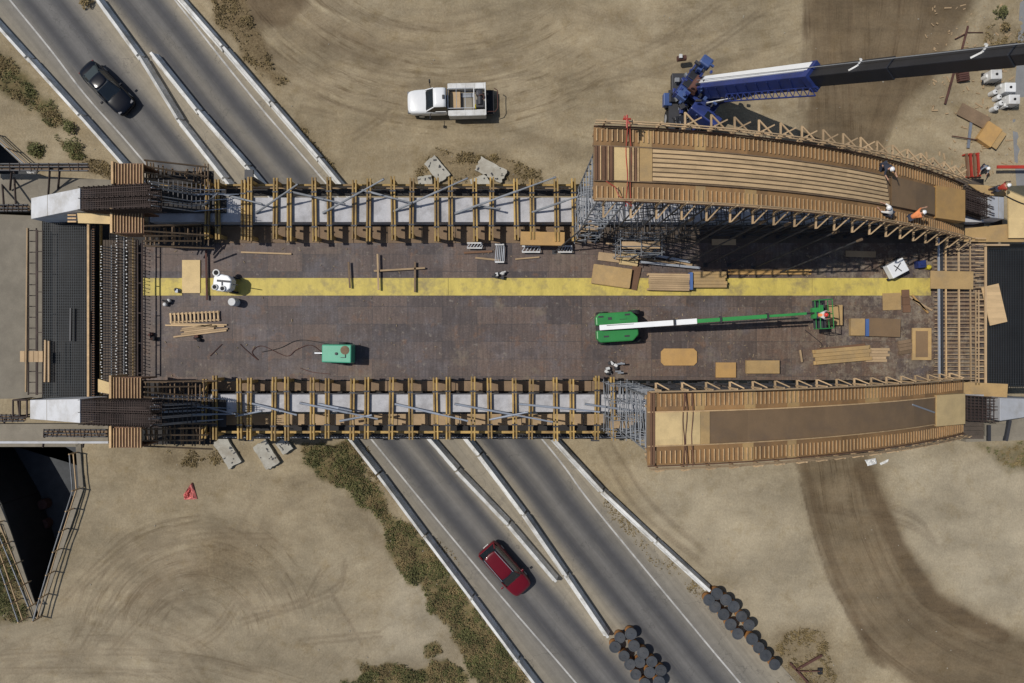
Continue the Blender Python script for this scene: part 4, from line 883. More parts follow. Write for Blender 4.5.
# walls and floors of the two cuttings
for pp,txt in ((PIT,'black walled cutting below the lower left abutment'),(PIT2,'small black walled cutting at the upper left edge')):
    w_=[Vector(G(*p)) for p in pp]; n=len(w_); t=thing('cutting_walls',txt,'retaining wall',loc=(*(sum(w_,Vector((0,0)))/n),-4.4),world=True)
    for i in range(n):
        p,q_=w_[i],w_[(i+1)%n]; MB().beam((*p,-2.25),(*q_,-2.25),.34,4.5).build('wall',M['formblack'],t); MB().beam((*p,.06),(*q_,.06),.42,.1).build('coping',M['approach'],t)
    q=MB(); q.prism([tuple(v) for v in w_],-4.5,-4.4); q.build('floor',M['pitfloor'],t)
# cutting guard rails
def fence(pp,label,z=.0):
    t=thing('guard_rail',label,'guard rail',loc=P(*pp[0],0),world=True); w_=[P(*p,0) for p in pp]; 
    for q in range(len(w_)-1):
        a,b=w_[q],w_[q+1]; n=max(1,int((b-a).length/1.6)); 
        for k in range(n+1 if q==len(w_)-2 else n):
            p=a.lerp(b,k/n); MB().beam(p+Vector((0,0,-.2)),p+Vector((0,0,1.15)),.09,.09).build('post',M['lumber'],t)
        for h in (.6,1.08): MB().beam(a+Vector((0,0,h)),b+Vector((0,0,h)),.06,.09).build('rail',M['dullsteel' if h>1 else 'lumber'],t)
fence([(78,452),(81,488),(62,548),(42,616)],'timber guard rail with shadow along the right edge of the dark cutting'); fence([(-4,500),(38,602)],'pale guard rail along the left edge of the dark cutting'); fence([(-4,523),(28,617)],'second pale guard rail on the scrub left of the dark cutting')
fence([(-3,135),(34,168)],'dark guard rail along the small cutting at the upper left')
for i,(x,y) in enumerate(((41,505),(42,525))):
    p=P(x,y,-3.6); o=MB(); o.lathe((0,0,0),[(.42,0),(.46,.3),(.44,.9),(.3,.95)],18); r=MB(); o2=o.build('oil_drum',M['rust']); o2.location=(p.x,p.y,-4.6); tag(o2,'brown drum in the dark cutting, %s of the two'%('upper','lower')[i],'drum','drums in the dark cutting')
# ================================================================== vehicles
def loft(mb,secs,cap=True):
    n=len(secs[0]); o=len(mb.v)
    for s in secs: mb.v+=[tuple(p) for p in s]
    for k in range(len(secs)-1):
        for i in range(n):
            j=(i+1)%n; mb.f.append((o+k*n+i,o+k*n+j,o+(k+1)*n+j,o+(k+1)*n+i)); mb.mi.append(mb.cur)
    if cap: mb.f.append(tuple(o+i for i in reversed(range(n)))); mb.f.append(tuple(o+(len(secs)-1)*n+i for i in range(n))); mb.mi+=[mb.cur]*2
    return mb
def bodysec(x,hw,z0,zt,tum=.10,cr=.04):
    zb=z0+(zt-z0)*.62
    h=[(x,hw*.90,z0),(x,hw,z0+.12),(x,hw,zb),(x,hw-tum*.5,zt-.05),(x,hw-tum-.05,zt),(x,hw*.4,zt+cr)]
    return h+[(a,-b,c) for a,b,c in reversed(h)]
def wheel(t,x,y,r=.34,w=.23):
    s=1 if y>0 else -1; o=MB().tube((x,y-w/2,r),(x,y+w/2,r),r,n=20).build('tyre',M['black'],None,bevel=.03); wh=MB().tube((x,y-w/2-.005,r),(x,y+w/2+.005,r),r*.6,n=14).build('wheel',M['steel'],t); o.parent=wh
def car(name,label,cat,paint,prof,green,roofpts,L_,hw,suv=False):
    t=thing(name,label,cat)
    loft(MB(),[bodysec(*p) for p in prof]).build('body',M[paint],t,smooth=True,subd=1)
    # greenhouse: glass hull then roof skin and pillars
    secs=[]
    for (x,wb,zb,wt,zt) in green: secs.append([(x,wb,zb),(x,wt,zt-.04),(x,wt-.12,zt),(x,-(wt-.12),zt),(x,-wt,zt-.04),(x,-wb,zb)])
    loft(MB(),secs).build('window_glass',M['glass'],t,smooth=False)
    r=[]
    for (x,wt,zt) in roofpts: r.append([(x,wt,zt-.05),(x,wt-.03,zt+.005),(x,wt*.5,zt+.035),(x,-wt*.5,zt+.035),(x,-wt+.03,zt+.005),(x,-wt,zt-.05)])
    roof=loft(MB(),r).build('roof',M[paint],t,smooth=True,subd=1)
    if suv:
        for s in (-1,1): MB().tube((roofpts[0][0]-.1,s*(roofpts[0][1]-.12),roofpts[1][2]+.09),(roofpts[-1][0]+.15,s*(roofpts[-1][1]-.12),roofpts[1][2]+.08),.022,n=6).build('roof_rail',M['steel'],roof)
    f=green[0]; fr=roofpts[0]; bk=green[-1]; rr=roofpts[-1]
    for s in (-1,1):
        MB().beam((f[0]+.02,s*(f[1]-.02),f[2]),(fr[0],s*(fr[1]-.02),fr[2]-.01),.06,.05).build('pillar',M[paint],t)
        MB().beam((bk[0]-.02,s*(bk[1]-.02),bk[2]),(rr[0],s*(rr[1]-.02),rr[2]-.01),.10,.05).build('pillar',M[paint],t)
        mm=MB(); mm.box(-.07,-.11,-.06,.07,.11,.07); o=mm.build('side_mirror',M[paint],t,bevel=.02); o.location=(f[0]-.25,s*(hw+.11),f[2]+.10)
        lm=MB(); lm.box(-.11,-.14,-.05,.11,.14,.03); o=lm.build('headlight',M['lamp'],t,bevel=.03); o.location=(L_/2-.30,s*(hw-.30),.70)
        lm=MB(); lm.box(-.05,-.16,-.05,.05,.16,.05); o=lm.build('tail_light',M['tail'],t,bevel=.02); o.location=(-L_/2+.14,s*(hw-.30),.80)
        wheel(t,L_*.30,s*(hw-.13)); wheel(t,-L_*.29,s*(hw-.13))
    MB().beam((f[0]-.05,-.5,f[2]+.03),(f[0]-.03,.1,f[2]+.05),.03,.02).build('wiper',M['black'],t)
    MB().box(-L_/2-.01,-.26,.42,-L_/2+.03,.26,.54).build('number_plate',M['offwhite'],t)
    return t
def place(t,px,py,z,dirpx):
    p=P(px,py,z+.7); t.location=(p.x,p.y,z); t.rotation_euler=(0,0,math.atan2(-dirpx[1],dirpx[0]))
t=car('car','shiny black sedan driving down the highway above the bridge','car','blackgloss',
 [(2.45,.50,.30,.56),(2.36,.74,.22,.66),(2.05,.88,.2,.76),(1.3,.93,.2,.88),(.8,.935,.2,.96),(-.6,.935,.2,.98),(-1.5,.93,.2,.99),(-2.1,.86,.22,.98),(-2.38,.74,.28,.92),(-2.46,.55,.4,.8)],
 [(1.02,.78,.93,.66,.95),(.15,.84,.95,.62,1.40),(-.95,.83,.96,.62,1.41),(-1.85,.76,.97,.62,1.0)],[(.12,.64,1.40),(-.2,.645,1.43),(-.7,.645,1.43),(-.98,.62,1.40)],4.9,.935)
place(t,107,88,.012,(50,51))
t=car('suv','dark red SUV driving down the highway below the bridge','suv','redpaint',
 [(2.38,.55,.34,.70),(2.28,.80,.26,.84),(1.95,.92,.24,.96),(1.2,.95,.24,1.05),(.8,.95,.24,1.08),(-.8,.955,.24,1.10),(-1.8,.95,.24,1.10),(-2.22,.90,.28,1.08),(-2.36,.80,.4,1.0)],
 [(1.12,.82,1.04,.70,1.06),(.42,.87,1.06,.68,1.66),(-1.85,.85,1.08,.68,1.66),(-2.25,.80,1.08,.70,1.12)],[(.42,.70,1.65),(-.1,.71,1.69),(-1.5,.70,1.69),(-1.98,.67,1.65)],4.75,.955,suv=True)
place(t,505,569,.012,(46,52))
# service pickup (nose towards -x after rotation)
t=thing('service_pickup','white single cab service pickup with open utility bed parked on the dirt','pickup truck')
loft(MB(),[bodysec(*p) for p in [(3.22,.62,.5,.90),(3.12,.88,.42,1.05),(2.7,.98,.4,1.16),(1.9,1.0,.4,1.22),(1.3,1.0,.4,1.24),(.2,1.0,.4,1.24),(-.02,1.0,.4,1.22)]]).build('body',M['white'],t,smooth=True,subd=1)
secs=[]
for (x,wb,zb,wt,zt) in [(1.72,.86,1.22,.76,1.24),(1.02,.93,1.24,.74,1.92),(.12,.93,1.24,.74,1.94),(.02,.92,1.24,.76,1.88)]: secs.append([(x,wb,zb),(x,wt,zt-.04),(x,wt-.12,zt),(x,-(wt-.12),zt),(x,-wt,zt-.04),(x,-wb,zb)])
loft(MB(),secs).build('window_glass',M['glass'],t)
rf=loft(MB(),[[(x,w_,z-.05),(x,w_-.03,z+.005),(x,w_*.5,z+.035),(x,-w_*.5,z+.035),(x,-w_+.03,z+.005),(x,-w_,z-.05)] for x,w_,z in ((1.05,.76,1.92),(.8,.78,1.96),(.3,.78,1.96),(.06,.76,1.93))]).build('roof',M['white'],t,smooth=True)
MB().box(.15,-.16,1.995,.33,.16,2.07).build('beacon',M['darksteel'],rf,bevel=.02)
for s in (-1,1):
    MB().beam((1.72,s*.86,1.23),(1.03,s*.76,1.9),.07,.06).build('pillar',M['white'],t); MB().beam((.95,s*.86,1.28),(.1,s*.86,1.28),.16,.1).build('door_sill',M['white'],t)
    m_=MB().tube((1.3,s*.98,1.3),(1.38,s*1.42,1.42),.025,n=6).build('mirror_arm',M['black'],t); MB().box(1.30,s*1.46-.11,1.3,1.40,s*1.46+.11,1.62).build('side_mirror',M['black'],m_)
    MB().box(-3.05,s*1.06-.24,.5,-.12,s*1.06+.24,1.36).build('tool_locker',M['offwhite'],t,bevel=.02)
    q=MB(); 
    for k in range(4): q.box(-2.9+k*.72,s*1.06-.2,1.362,-2.22+k*.72,s*1.06+.2,1.38)
    q.build('locker_lid',M['offwhite'],t)
    wheel(t,2.15,s*.86,.40,.26); wheel(t,-1.9,s*.90,.40,.4)
    MB().tube((-.05,s*.78,1.62),(-2.15,s*.78,1.62),.035,n=6).build('rack_rail',M['steel'],t)
    lm=MB(); lm.box(3.0,s*.72-.15,.72,3.2,s*.72+.15,.95); lm.build('headlight',M['lamp'],t,bevel=.02)
    lm=MB(); lm.box(-3.1,s*1.05-.1,.7,-3.06,s*1.05+.1,.95); lm.build('tail_light',M['tail'],t)
MB().box(-3.05,-.80,.78,-.1,.80,.84).build('bed_floor',M['slab'],t)
MB().box(-1.05,-.70,.85,-.18,.66,1.15).build('bed_crate',M['lumber'],t)
for k in range(5): MB().tube((-2.1,-.62+k*.07,.9),(-1.1,-.62+k*.07,.9),.03,n=6).build('conduit',M['steel'],t)
for s in (-1,1): MB().tube((-2.15,s*.78,.84),(-2.15,s*.78,1.62),.03,n=6).build('rack_post',M['steel'],t)
for x_ in (-.75,-1.45): MB().tube((x_,-.78,1.62),(x_,.78,1.62),.022,n=6).build('rack_bar',M['steel'],t)
MB().tube((-2.15,-.8,1.62),(-2.15,.8,1.62),.04,n=6).build('rack_bar',M['offwhite'],t); MB().tube((-.08,-.8,1.62),(-.08,.8,1.62),.04,n=6).build('rack_bar',M['offwhite'],t)
MB().box(-3.08,-1.28,1.0,-3.0,1.28,1.45).build('tailgate',M['offwhite'],t)
cm=MB(); cm.box(-2.9,.1,.85,-2.3,.7,1.5); cm.tube((-2.6,-.1,1.5),(-2.6,.5,1.5),.2,n=12); cm.build('compressor',M['darksteel'],t)
MB().lathe((-2.55,-.5,.85),[(.26,0),(.28,.3),(.26,.55),(.1,.6)],14).build('gas_cylinder',M['darksteel'],t); MB().lathe((-2.3,.55,.85),[(.16,0),(.16,.5),(.06,.62)],12).build('yellow_bottle',M['yelplastic'],t)
hr=MB()
for k in range(12): 
    a=k*math.pi/6; hr.tube((-2.75+.2*math.cos(a),-.1+.2*math.sin(a),1.55),(-2.75+.2*math.cos(a+.53),-.1+.2*math.sin(a+.53),1.55),.04,n=6)
hr.build('hose_reel',M['rust'],t)
rk_=MB(); rk_.box(-3.7,-.95,.55,-3.08,.95,.63); rk_.build('rear_step',M['black'],t)
rk_=MB(); pts=[(-3.1,1.0,1.3),(-3.8,.9,1.0),(-4.0,.6,.95),(-4.0,-.8,.95),(-3.75,-.95,1.0)]
for a,b in zip(pts[:-1],pts[1:]): rk_.tube(a,b,.035,n=6)
rk_.build('rear_rack',M['rust'],t)
place(t,448,103,H[int((19.3-Y0)/ST),int((-4.9-X0)/ST)]-.0,(-83,2)); t.location.z=.02
# ------------------------------------------------------------------ mobile crane
B0=Vector((15.0,19.4,3.3)); BD=Vector((8.4,-6.1,20.5)).normalized(); az=math.atan2(BD.y,BD.x)
t=thing('mobile_crane','blue and white mobile crane with long black telescopic boom behind the planked formwork','crane',loc=(14.2,18.2,0),world=True)
cx,cy=13.75,17.7
ch=MB(); ch.box(cx-1.05,cy-4.5,.75,cx+1.05,cy+3.6,1.35); ch.build('carrier_chassis',M['darksteel'],t,bevel=.05)
ca=MB(); ca.box(cx-1.35,cy+3.4,.7,cx+1.35,cy+4.5,1.9); 
dk=MB(); dk.box(cx-1.35,cy-4.6,1.36,cx+1.35,cy+2.2,1.50); dk.build('carrier_deck',M['darksteel'],t)
cb=MB(); cb.hexa([(cx-1.3,cy-6.4,.7),(cx+1.3,cy-6.4,.7),(cx+1.3,cy-4.7,.7),(cx-1.3,cy-4.7,.7),(cx-1.2,cy-6.2,2.1),(cx+1.2,cy-6.2,2.1),(cx+1.2,cy-4.8,2.1),(cx-1.2,cy-4.8,2.1)]); cb_=cb.build('carrier_cab',M['blue'],t,bevel=.08)
MB().box(cx-1.1,cy-6.33,1.3,cx+1.1,cy-6.28,1.95).build('windscreen',M['glass'],cb_)
for yy in (-3.9,-2.5,.2,1.6):
    for s in (-1,1):
        wh=MB().tube((cx+s*1.1,cy+yy,.62),(cx+s*1.42,cy+yy,.62),.34,n=16).build('wheel',M['steel'],t); MB().tube((cx+s*1.08,cy+yy,.62),(cx+s*1.40,cy+yy,.62),.62,n=24).build('tyre',M['black'],wh)
for s in (-1,1):
    for yy in (-1.3,):
        b_=MB().box(min(cx+s*1.0,cx+s*2.9),cy+yy-.2,.8,max(cx+s*1.0,cx+s*2.9),cy+yy+.2,1.15).build('outrigger',M['darksteel'],t); MB().tube((cx+s*2.8,cy+yy,.15),(cx+s*2.8,cy+yy,1.3),.1).build('jack',M['steel'],b_); MB().rbox(cx+s*2.8,cy+yy,.03,.9,.9,.13).build('outrigger_pad',M['blue' if s<0 else 'lumber'],b_)
for k,(a,b,c_) in enumerate(((-.9,1.7,.7),(.3,2.3,.5),(-.5,-.2,.8),(.7,-.6,.6),(-.2,-2.2,.9))):
    MB().rbox(cx+a,cy+b-.2,1.502,.9,c_,.35+.1*(k%3),.1*k).build('deck_box',M['darksteel' if k%2 else 'boomblack'],t,bevel=.03)
hb=MB(); hb.tube((cx-.6,cy-1.2,2.0),(cx+.2,cy-1.2,2.0),.35,n=14); hb.tube((cx-.9,cy-3.2,1.9),(cx+.3,cy-3.2,1.9),.3,n=14); hb.build('exhaust_drum',M['darksteel'],t)
rt=Vector((cx+1.05,cy+1.4,1.5)); u=Vector((math.cos(az),math.sin(az),0)); v=Vector((-u.y,u.x,0))
MB().lathe(tuple(rt),[(.85,0),(.85,.3),(.7,.32)],24).build('slew_ring',M['darksteel'],t)
def ob(parent,name,m,c,l,w_,z0,h,bev=.04):   # oriented box in superstructure axes
    p=rt+u*c[0]+v*c[1]; return MB().rbox(p.x,p.y,z0,l,w_,h,az).build(name,M[m],parent,bevel=bev)
ob(t,'superstructure','blue',(.0,0),3.0,1.3,1.85,.7); ob(t,'superstructure_deck','boomblack',(-.3,0),2.2,2.0,1.84,.35)
cw=ob(t,'counterweight','blue',(-1.5,.25),.8,3.0,1.9,1.0); 
for k in range(4): ob(cw,'weight_slab','bluelight' if k in(0,3) else 'boomblack',(-1.5,-.85+k*.72),.62,.6,2.92,.14)
ob(cw,'winch_cover','bluelight',(-1.3,1.95),.9,.75,2.6,.8,.12); ob(cw,'hydraulic_tank','bluelight',(-1.25,-1.0),.8,.75,2.5,.65)
wd=MB(); p0=rt+u*-.9+v*-.5; p1=rt+u*-.9+v*.8; wd.tube((p0.x,p0.y,2.9),(p1.x,p1.y,2.9),.38,n=18); wd.build('winch_drum',M['rust'],t)
cab=ob(t,'operator_cab','blue',(1.05,-1.30),2.5,.8,1.75,1.6,.1); p=rt+u*1.35+v*-1.35; MB().rbox(p.x,p.y,3.351,.7,.5,.02,az).build('roof_hatch',M['glass'],cab); p=rt+u*2.27+v*-1.35; MB().rbox(p.x,p.y,2.3,.06,.8,.8,az).build('windscreen',M['glass'],cab)
# boom: rectangular hollow sections, white top flange on the first
def bsec(t0,t1,w_,h,mm,name,parent=t,flange=None):
    a=B0+BD*t0; b=B0+BD*t1; o=MB().beam(a,b,w_,h).build(name,M[mm],parent,bevel=.05)
    r=BD.cross(Vector((0,0,1))).normalized(); up=r.cross(BD)
    return o,a,b,r,up
o,a,b,r,up=bsec(-1.2,10.6,1.05,1.25,'blue','boom_base')
MB().beam(a+up*.66+r*-.22,b+up*.66+r*-.22,.62,.10).build('top_flange',M['white'],o); MB().beam(a-r*.55+up*.3,b-r*.55+up*.3,.06,.55).build('side_flange',M['white'],o)
q=MB()
for k in range(11): p=a.lerp(b,(k+.5)/11); q.beam(p+r*.56-up*.55,p+r*.56+up*.5+BD*.4,.05,.05)
q.build('boom_ribs',M['blue'],o)
for t0,w_,s in ((10.4,1.16,'blue'),):
    p=B0+BD*t0; MB().beam(p,p+BD*.5,1.25,1.4).build('boom_collar',M[s],o)
q=[]
for t0,t1,w_ in ((10.6,16.5,.86),(16.5,23.0,.76),(23.0,29.5,.66)): q.append(bsec(t0,t1,w_,w_*1.12,'boomblack','boom_section'))
for t0,w_ in ((14.3,.9),(21.6,.8)):
    p=B0+BD*t0; k=MB(); e=p+up*(w_*.58); k.beam(e+r*-.36,e+r*.05,.09,.05); k.beam(e+r*.05,e+r*.34+BD*-.4,.09,.05); k.beam(e+r*-.36,e+r*-.46-BD*.15,.10,.08); k.build('cable_guide',M['offwhite'],t)
lc=MB(); lc.tube(rt+u*.9+Vector((0,0,.5)),B0+BD*6.3-up*.5,.22,n=12); lcy=lc.build('luffing_cylinder',M['blue'],t); MB().tube(B0+BD*3.5-up*1.2,B0+BD*6.3-up*.55,.12).build('piston_rod',M['steel'],lcy)
hz_=[]
random.seed(21)
for k in range(26):
    q=MB(); a0=(random.uniform(-1,1),random.uniform(-2.8,2.4)); z0=1.5+random.uniform(.2,.6); p0=Vector((cx+a0[0],cy+a0[1],z0))
    for j in range(4): p1=p0+Vector((random.uniform(-.5,.5),random.uniform(-.6,.6),random.uniform(-.1,.1))); q.tube(p0,p1,.035,n=6); p0=p1
    q.build('hydraulic_hose',M['black' if k%3 else 'dullsteel'],t)
for k in range(40):
    p_=rt+u*random.uniform(-1.9,1.9)+v*random.uniform(-1.7,1.7); MB().rbox(p_.x,p_.y,2.2+.06*k,random.uniform(.15,.5),random.uniform(.08,.3),.25,az+random.choice((0,.6,1.57))).build('machinery_box',M[('boomblack','blue','darksteel','bluelight')[k%4]],t,bevel=.02)
q=MB(); a1=B0+BD*2.5+r*.62-up*.2; b1=B0+BD*11.2+r*.60-up*.3; 
for k in range(14):
    p0=a1.lerp(b1,k/14); p1=a1.lerp(b1,(k+1)/14); q.beam(p0,p1,.06,.06); q.beam(p0+r*.45-up*.25,p1+r*.45-up*.25,.07,.07); q.beam(p0,p1+r*.45-up*.25,.04,.04); q.beam(p0,p0+r*.45-up*.25,.04,.04)
q.build('folded_jib',M['blue'],t)
for s_,m_ in ((.35,'offwhite'),(.5,'darksteel')):
    q=MB(); p0=rt+u*.6-v*s_+Vector((0,0,1.2)); q.tube(p0,B0+BD*4.5-up*.8+r*.3,.06); q.build('grab_rail',M[m_],t)
# wire along boom
MB().tube(B0+BD*-1+up*.9,B0+BD*29+up*.6,.025,n=5).build('hoist_rope',M['steel'],t)
random.seed(9)
for k in range(34):
    MB().rbox(cx+random.uniform(-1.0,.6),cy+random.uniform(-2.4,3.3),1.53+.02*k,random.uniform(.15,.55),random.uniform(.12,.5),random.uniform(.15,.4),random.choice((0,0,.5))).build('carrier_box',M[('darksteel','boomblack','grime','blue','dullsteel')[k%5]],t,bevel=.02)
# small equipment on carrier nose
p=P(668,99,1.6); MB().rbox(p.x,p.y,1.0,.65,1.0,.6).build('ladder_box',M['bluelight'],t,bevel=.05)
hk=MB(); p=P(681,59,1.0); hk.tube((p.x-.3,p.y,1.0),(p.x+.4,p.y+.1,1.0),.22,n=12); hk.build('hook_block',M['rust'],t); MB().rbox(p.x-.1,p.y+.1,1.25,.25,.3,.12).build('hook_plate',M['offwhite'],t)
# ------------------------------------------------------------------ boom lift on the deck
p=P(618,327,ZD+1); t=thing('boom_lift','green telescopic boom lift with a white first boom section parked on the deck','boom lift',loc=(p.x,p.y,ZD+.03),rz=math.radians(3.5))
MB().box(-1.2,-.75,.35,1.2,.75,.7).build('chassis',M['darksteel'],t)
for s in (-1,1):
    for x in (-.95,1.25): wh=MB().tube((x,s*.80,.42),(x,s*1.12,.42),.22,n=12).build('wheel',M['green'],t); MB().tube((x,s*.79,.42),(x,s*1.10,.42),.42,n=20).build('tyre',M['black'],wh,bevel=.04)
tt=MB(); c8=[(-1.55,-.75),(-1.3,-1.0),(.9,-1.0),(1.3,-.6),(1.3,-.16),(-1.55,-.16)]
tt.prism(c8,.72,1.45); tt.build('turntable_hood',M['green'],t,bevel=.08); tt=MB(); tt.prism([(a,-b) for a,b in c8],.72,1.5); h_=tt.build('turntable_hood',M['green'],t,bevel=.08)
q=MB(); q.rbox(-.6,.6,1.503,.25,.18,.02); q.rbox(.3,.5,1.503,.5,.03,.02); q.build('vent',M['darksteel'],h_)
MB().box(-1.5,-.15,.72,1.2,.15,1.2).build('mast_bed',M['darksteel'],t)
MB().beam((-1.35,.02,1.65),(5.0,.05,2.45),.36,.34).build('boom_section',M['white'],t,bevel=.02); MB().beam((4.95,.05,2.45),(9.6,.08,2.9),.26,.26).build('boom_section',M['green'],t,bevel=.02); MB().beam((9.55,.08,2.9),(12.0,.1,3.1),.17,.17).build('boom_section',M['green'],t,bevel=.02)
MB().tube((-.4,-.03,1.15),(1.6,.0,1.75),.07).build('lift_cylinder',M['steel'],t)
q=MB()
for k in range(34): q.beam((4.0+k*.22,-.17,2.28+k*.02),(4.12+k*.22,-.17,2.28+k*.02),.12,.10)
q.beam((4.0,-.17,2.26),(11.5,-.17,2.94),.10,.04); q.build('cable_track',M['black'],t)
MB().beam((12.0,.1,3.08),(13.0,.1,2.5),.12,.12).build('jib',M['darksteel'],t); MB().box(12.55,-.25,2.45,13.05,.45,2.75).build('jib_bracket',M['green'],t)
for k in range(6): MB().beam((-.9+k*2.0,.14,1.9+k*.15),(.9+k*2.0,.13,2.08+k*.13),.03,.05).build('hydraulic_hose',M['black'],t)
for sx,sy in ((-1.2,.75),(.6,.8),(-.9,-.6),(.5,-.65)): MB().rbox(sx,sy,1.455 if sy<0 else 1.503,.35,.12,.012).build('hood_latch',M['darksteel'],t)
for k in range(3): MB().beam((3.5+k*3,-.16,2.45+k*.25),(3.5+k*3,.28,2.45+k*.25),.10,.3).build('boom_clamp',M['darksteel'],t)
# basket
bk_=MB(); bk_.box(13.0,-.95,1.75,13.85,.95,1.80); bkt=bk_.build('basket_floor',M['darksteel'],t)
q=MB(); 
for z in (2.2,2.85):
    for a,b in (((13,-.95),(13.85,-.95)),((13.85,-.95),(13.85,.95)),((13.85,.95),(13,.95)),((13,.95),(13,-.95))): q.tube((*a,z),(*b,z),.03,n=6)
for a in ((13,-.95),(13.85,-.95),(13.85,.95),(13,.95),(13,0),(13.85,0)): q.tube((*a,1.8),(*a,2.85),.03,n=6)
q.build('basket_rail',M['green'],bkt); MB().box(13.02,.1,2.6,13.22,.6,2.9).build('control_box',M['green'],bkt)
lift=t
# ------------------------------------------------------------------ generator
p=P(339,353.5,ZD+.7); t=thing('generator','mint green towable generator on the deck with a round exhaust cap','generator',loc=(p.x,p.y,ZD+.03),rz=math.radians(-1))
q=MB(); q.hexa([(-1.05,-.66,.35),(1.05,-.66,.35),(1.05,.66,.35),(-1.05,.66,.35),(-1.0,-.6,1.35),(1.02,-.62,1.42),(1.02,.62,1.42),(-1.0,.6,1.35)]); hs=q.build('housing',M['mint'],t,bevel=.07)
MB().lathe((.58,.25,1.40),[(.30,0),(.30,.03),(.2,.04)],20).build('exhaust_cap',M['grime'],hs); MB().lathe((.0,.0,1.38),[(.1,0),(.1,.06),(.05,.07)],12).build('filler_cap',M['darksteel'],hs)
q=MB(); q.beam((.3,-.25,1.42),(.62,-.25,1.44),.04,.04); q.beam((.62,-.25,1.44),(.62,-.05,1.44),.04,.04); q.build('lift_handle',M['darksteel'],hs)
MB().beam((-1.0,0,.45),(-1.75,0,.42),.08,.08).build('tow_bar',M['steel'],t); MB().lathe((-1.75,0,.02),[(.06,0),(.06,.42),(.09,.44)],10).build('jockey_post',M['darksteel'],t)
for s in (-1,1): MB().tube((.2,s*.62,.3),(.2,s*.78,.3),.3,n=18).build('wheel',M['black'],t)
# ------------------------------------------------------------------ white wheeled light machine, left of deck
p=P(223,283,ZD+1.2); t=thing('water_cart','small white wheeled machine with dark round openings standing on the yellow stripe','machine',loc=(p.x,p.y,ZD+.03),rz=math.radians(-8))
q=MB(); q.prism([(-.62,-.35),(-.62,.35),(-.35,.6),(.35,.55),(.62,.3),(.62,-.3),(.35,-.55),(-.35,-.6)],.5,1.35); hs=q.build('housing',M['white'],t,bevel=.08)
for x,y,r_ in ((-.45,.62,.24),(-.42,-.35,.20),(.12,-.38,.20)): 
    o=MB().lathe((x,y,1.352),[(r_,0),(r_,.09),(r_*.7,.1)],18).build('tank_rim',M['offwhite'],hs); MB().lathe((x,y,1.455),[(r_*.68,0),(r_*.6,.02)],16).build('tank_opening',M['black'],o)
q=MB(); q.beam((-.35,.1,1.37),(.55,.15,1.37),.14,.03); q.beam((.0,.1,1.375),(.1,-.5,1.375),.08,.03); q.build('dark_stripe',M['darksteel'],hs)
for x,y in ((-.5,.5),(.5,.5),(-.5,-.5),(.5,-.5)): MB().tube((x,y-.07,.24),(x,y+.07,.24),.24,n=14).build('wheel',M['black'],t)
MB().tube((.6,0,.9),(1.2,0,1.6),.03,n=6).build('handle',M['darksteel'],t)
p=P(233,302,ZD+.6); solo(MB().lathe((p.x,p.y,ZD+.03),[(.28,0),(.29,.3),(.28,.75),(.25,.8)],18),'bucket_drum',M['offwhite'],'pale round drum just below the small white machine','drum')
# grey twin wheel device (valve cluster) and pale cart under scaffolding
def clutter(px,py,label,cat,name,mats,n=9,sz=.45,z=ZD+.03,sd=1):
    random.seed(sd); p=P(px,py,z); t=thing(name,label,cat,loc=p)
    for k in range(n):
        a,b=random.uniform(-sz,sz),random.uniform(-sz,sz)*.7; nm=('pipe_piece','flange','fitting')[k%3]; q=MB()
        if k%3==0: q.tube((a-.2,b,.12+.04*k),(a+.2,b+random.uniform(-.2,.2),.12+.04*k),.06,n=8)
        elif k%3==1: q.lathe((a,b,0),[(.13,0),(.13,.25),(.07,.3)],12)
        else: q.rbox(a,b,0,.25,.18,.3,random.random()*3)
        q.build(nm,M[mats[k%len(mats)]],t)
    return t
clutter(613,368,'cluster of grey pipe fittings on the deck at the lower scaffold','pipe fittings','pipe_fittings',('steel','darksteel','offwhite'),14,.6,sd=4)
clutter(499,275,'small dark heap of fittings beside the yellow stripe','pipe fittings','pipe_fittings',('darksteel','offwhite'),7,.3,sd=5)
clutter(168,302,'small dark tool with a pale case near the left end of the deck','tool','tool_case',('black','offwhite','black'),5,.25,sd=6)
clutter(179,290,'small teal bucket and lid beside the left plywood sheet','bucket','bucket',('bluesteel','darksteel'),3,.12,sd=7)
clutter(154,337,'small rusty fitting at the lower left of the deck','fitting','fitting',('rust','black'),5,.25,sd=8)
clutter(198,338,'small rusty clamp under the lumber on the left of the deck','fitting','fitting',('rust','black'),4,.2,sd=9)
# ------------------------------------------------------------------ timber and plywood on the deck
def sheet(px,py,lx,ly,ang,m,label,h=.06,z=ZD+.035,n=1,cat='plywood sheet',name='plywood_sheet',cham=0,grp=None,battens=0):
    p=P(px,py,z+h*n); t=thing(name,label,cat,grp,loc=(p.x,p.y,z),rz=math.radians(ang))
    for k in range(n):
        q=MB(); j=.04*random.uniform(-1,1)*(n>1)
        if cham: q.prism([(-lx/2+cham,-ly/2),(lx/2-cham,-ly/2),(lx/2,-ly/2+cham),(lx/2,ly/2-cham),(lx/2-cham,ly/2),(-lx/2+cham,ly/2),(-lx/2,ly/2-cham),(-lx/2,-ly/2+cham)],h*k,h*(k+1)-.005)
        else: q.box(-lx/2+j,-ly/2+j,h*k,lx/2+j,ly/2+j,h*(k+1)-.005)
        q.build('sheet',M[m],t)
    for k in range(battens):
        x=-lx/2+lx*(k+.5)/battens; MB().box(x-.04,-ly/2,h*n,x+.04,ly/2,h*n+.05).build('batten',M['stud'],t)
    return t
S_=14.35
sheet(191,276.5,18/S_,33/S_,0,'ply','bright plywood sheet lying across the yellow stripe at the left end')
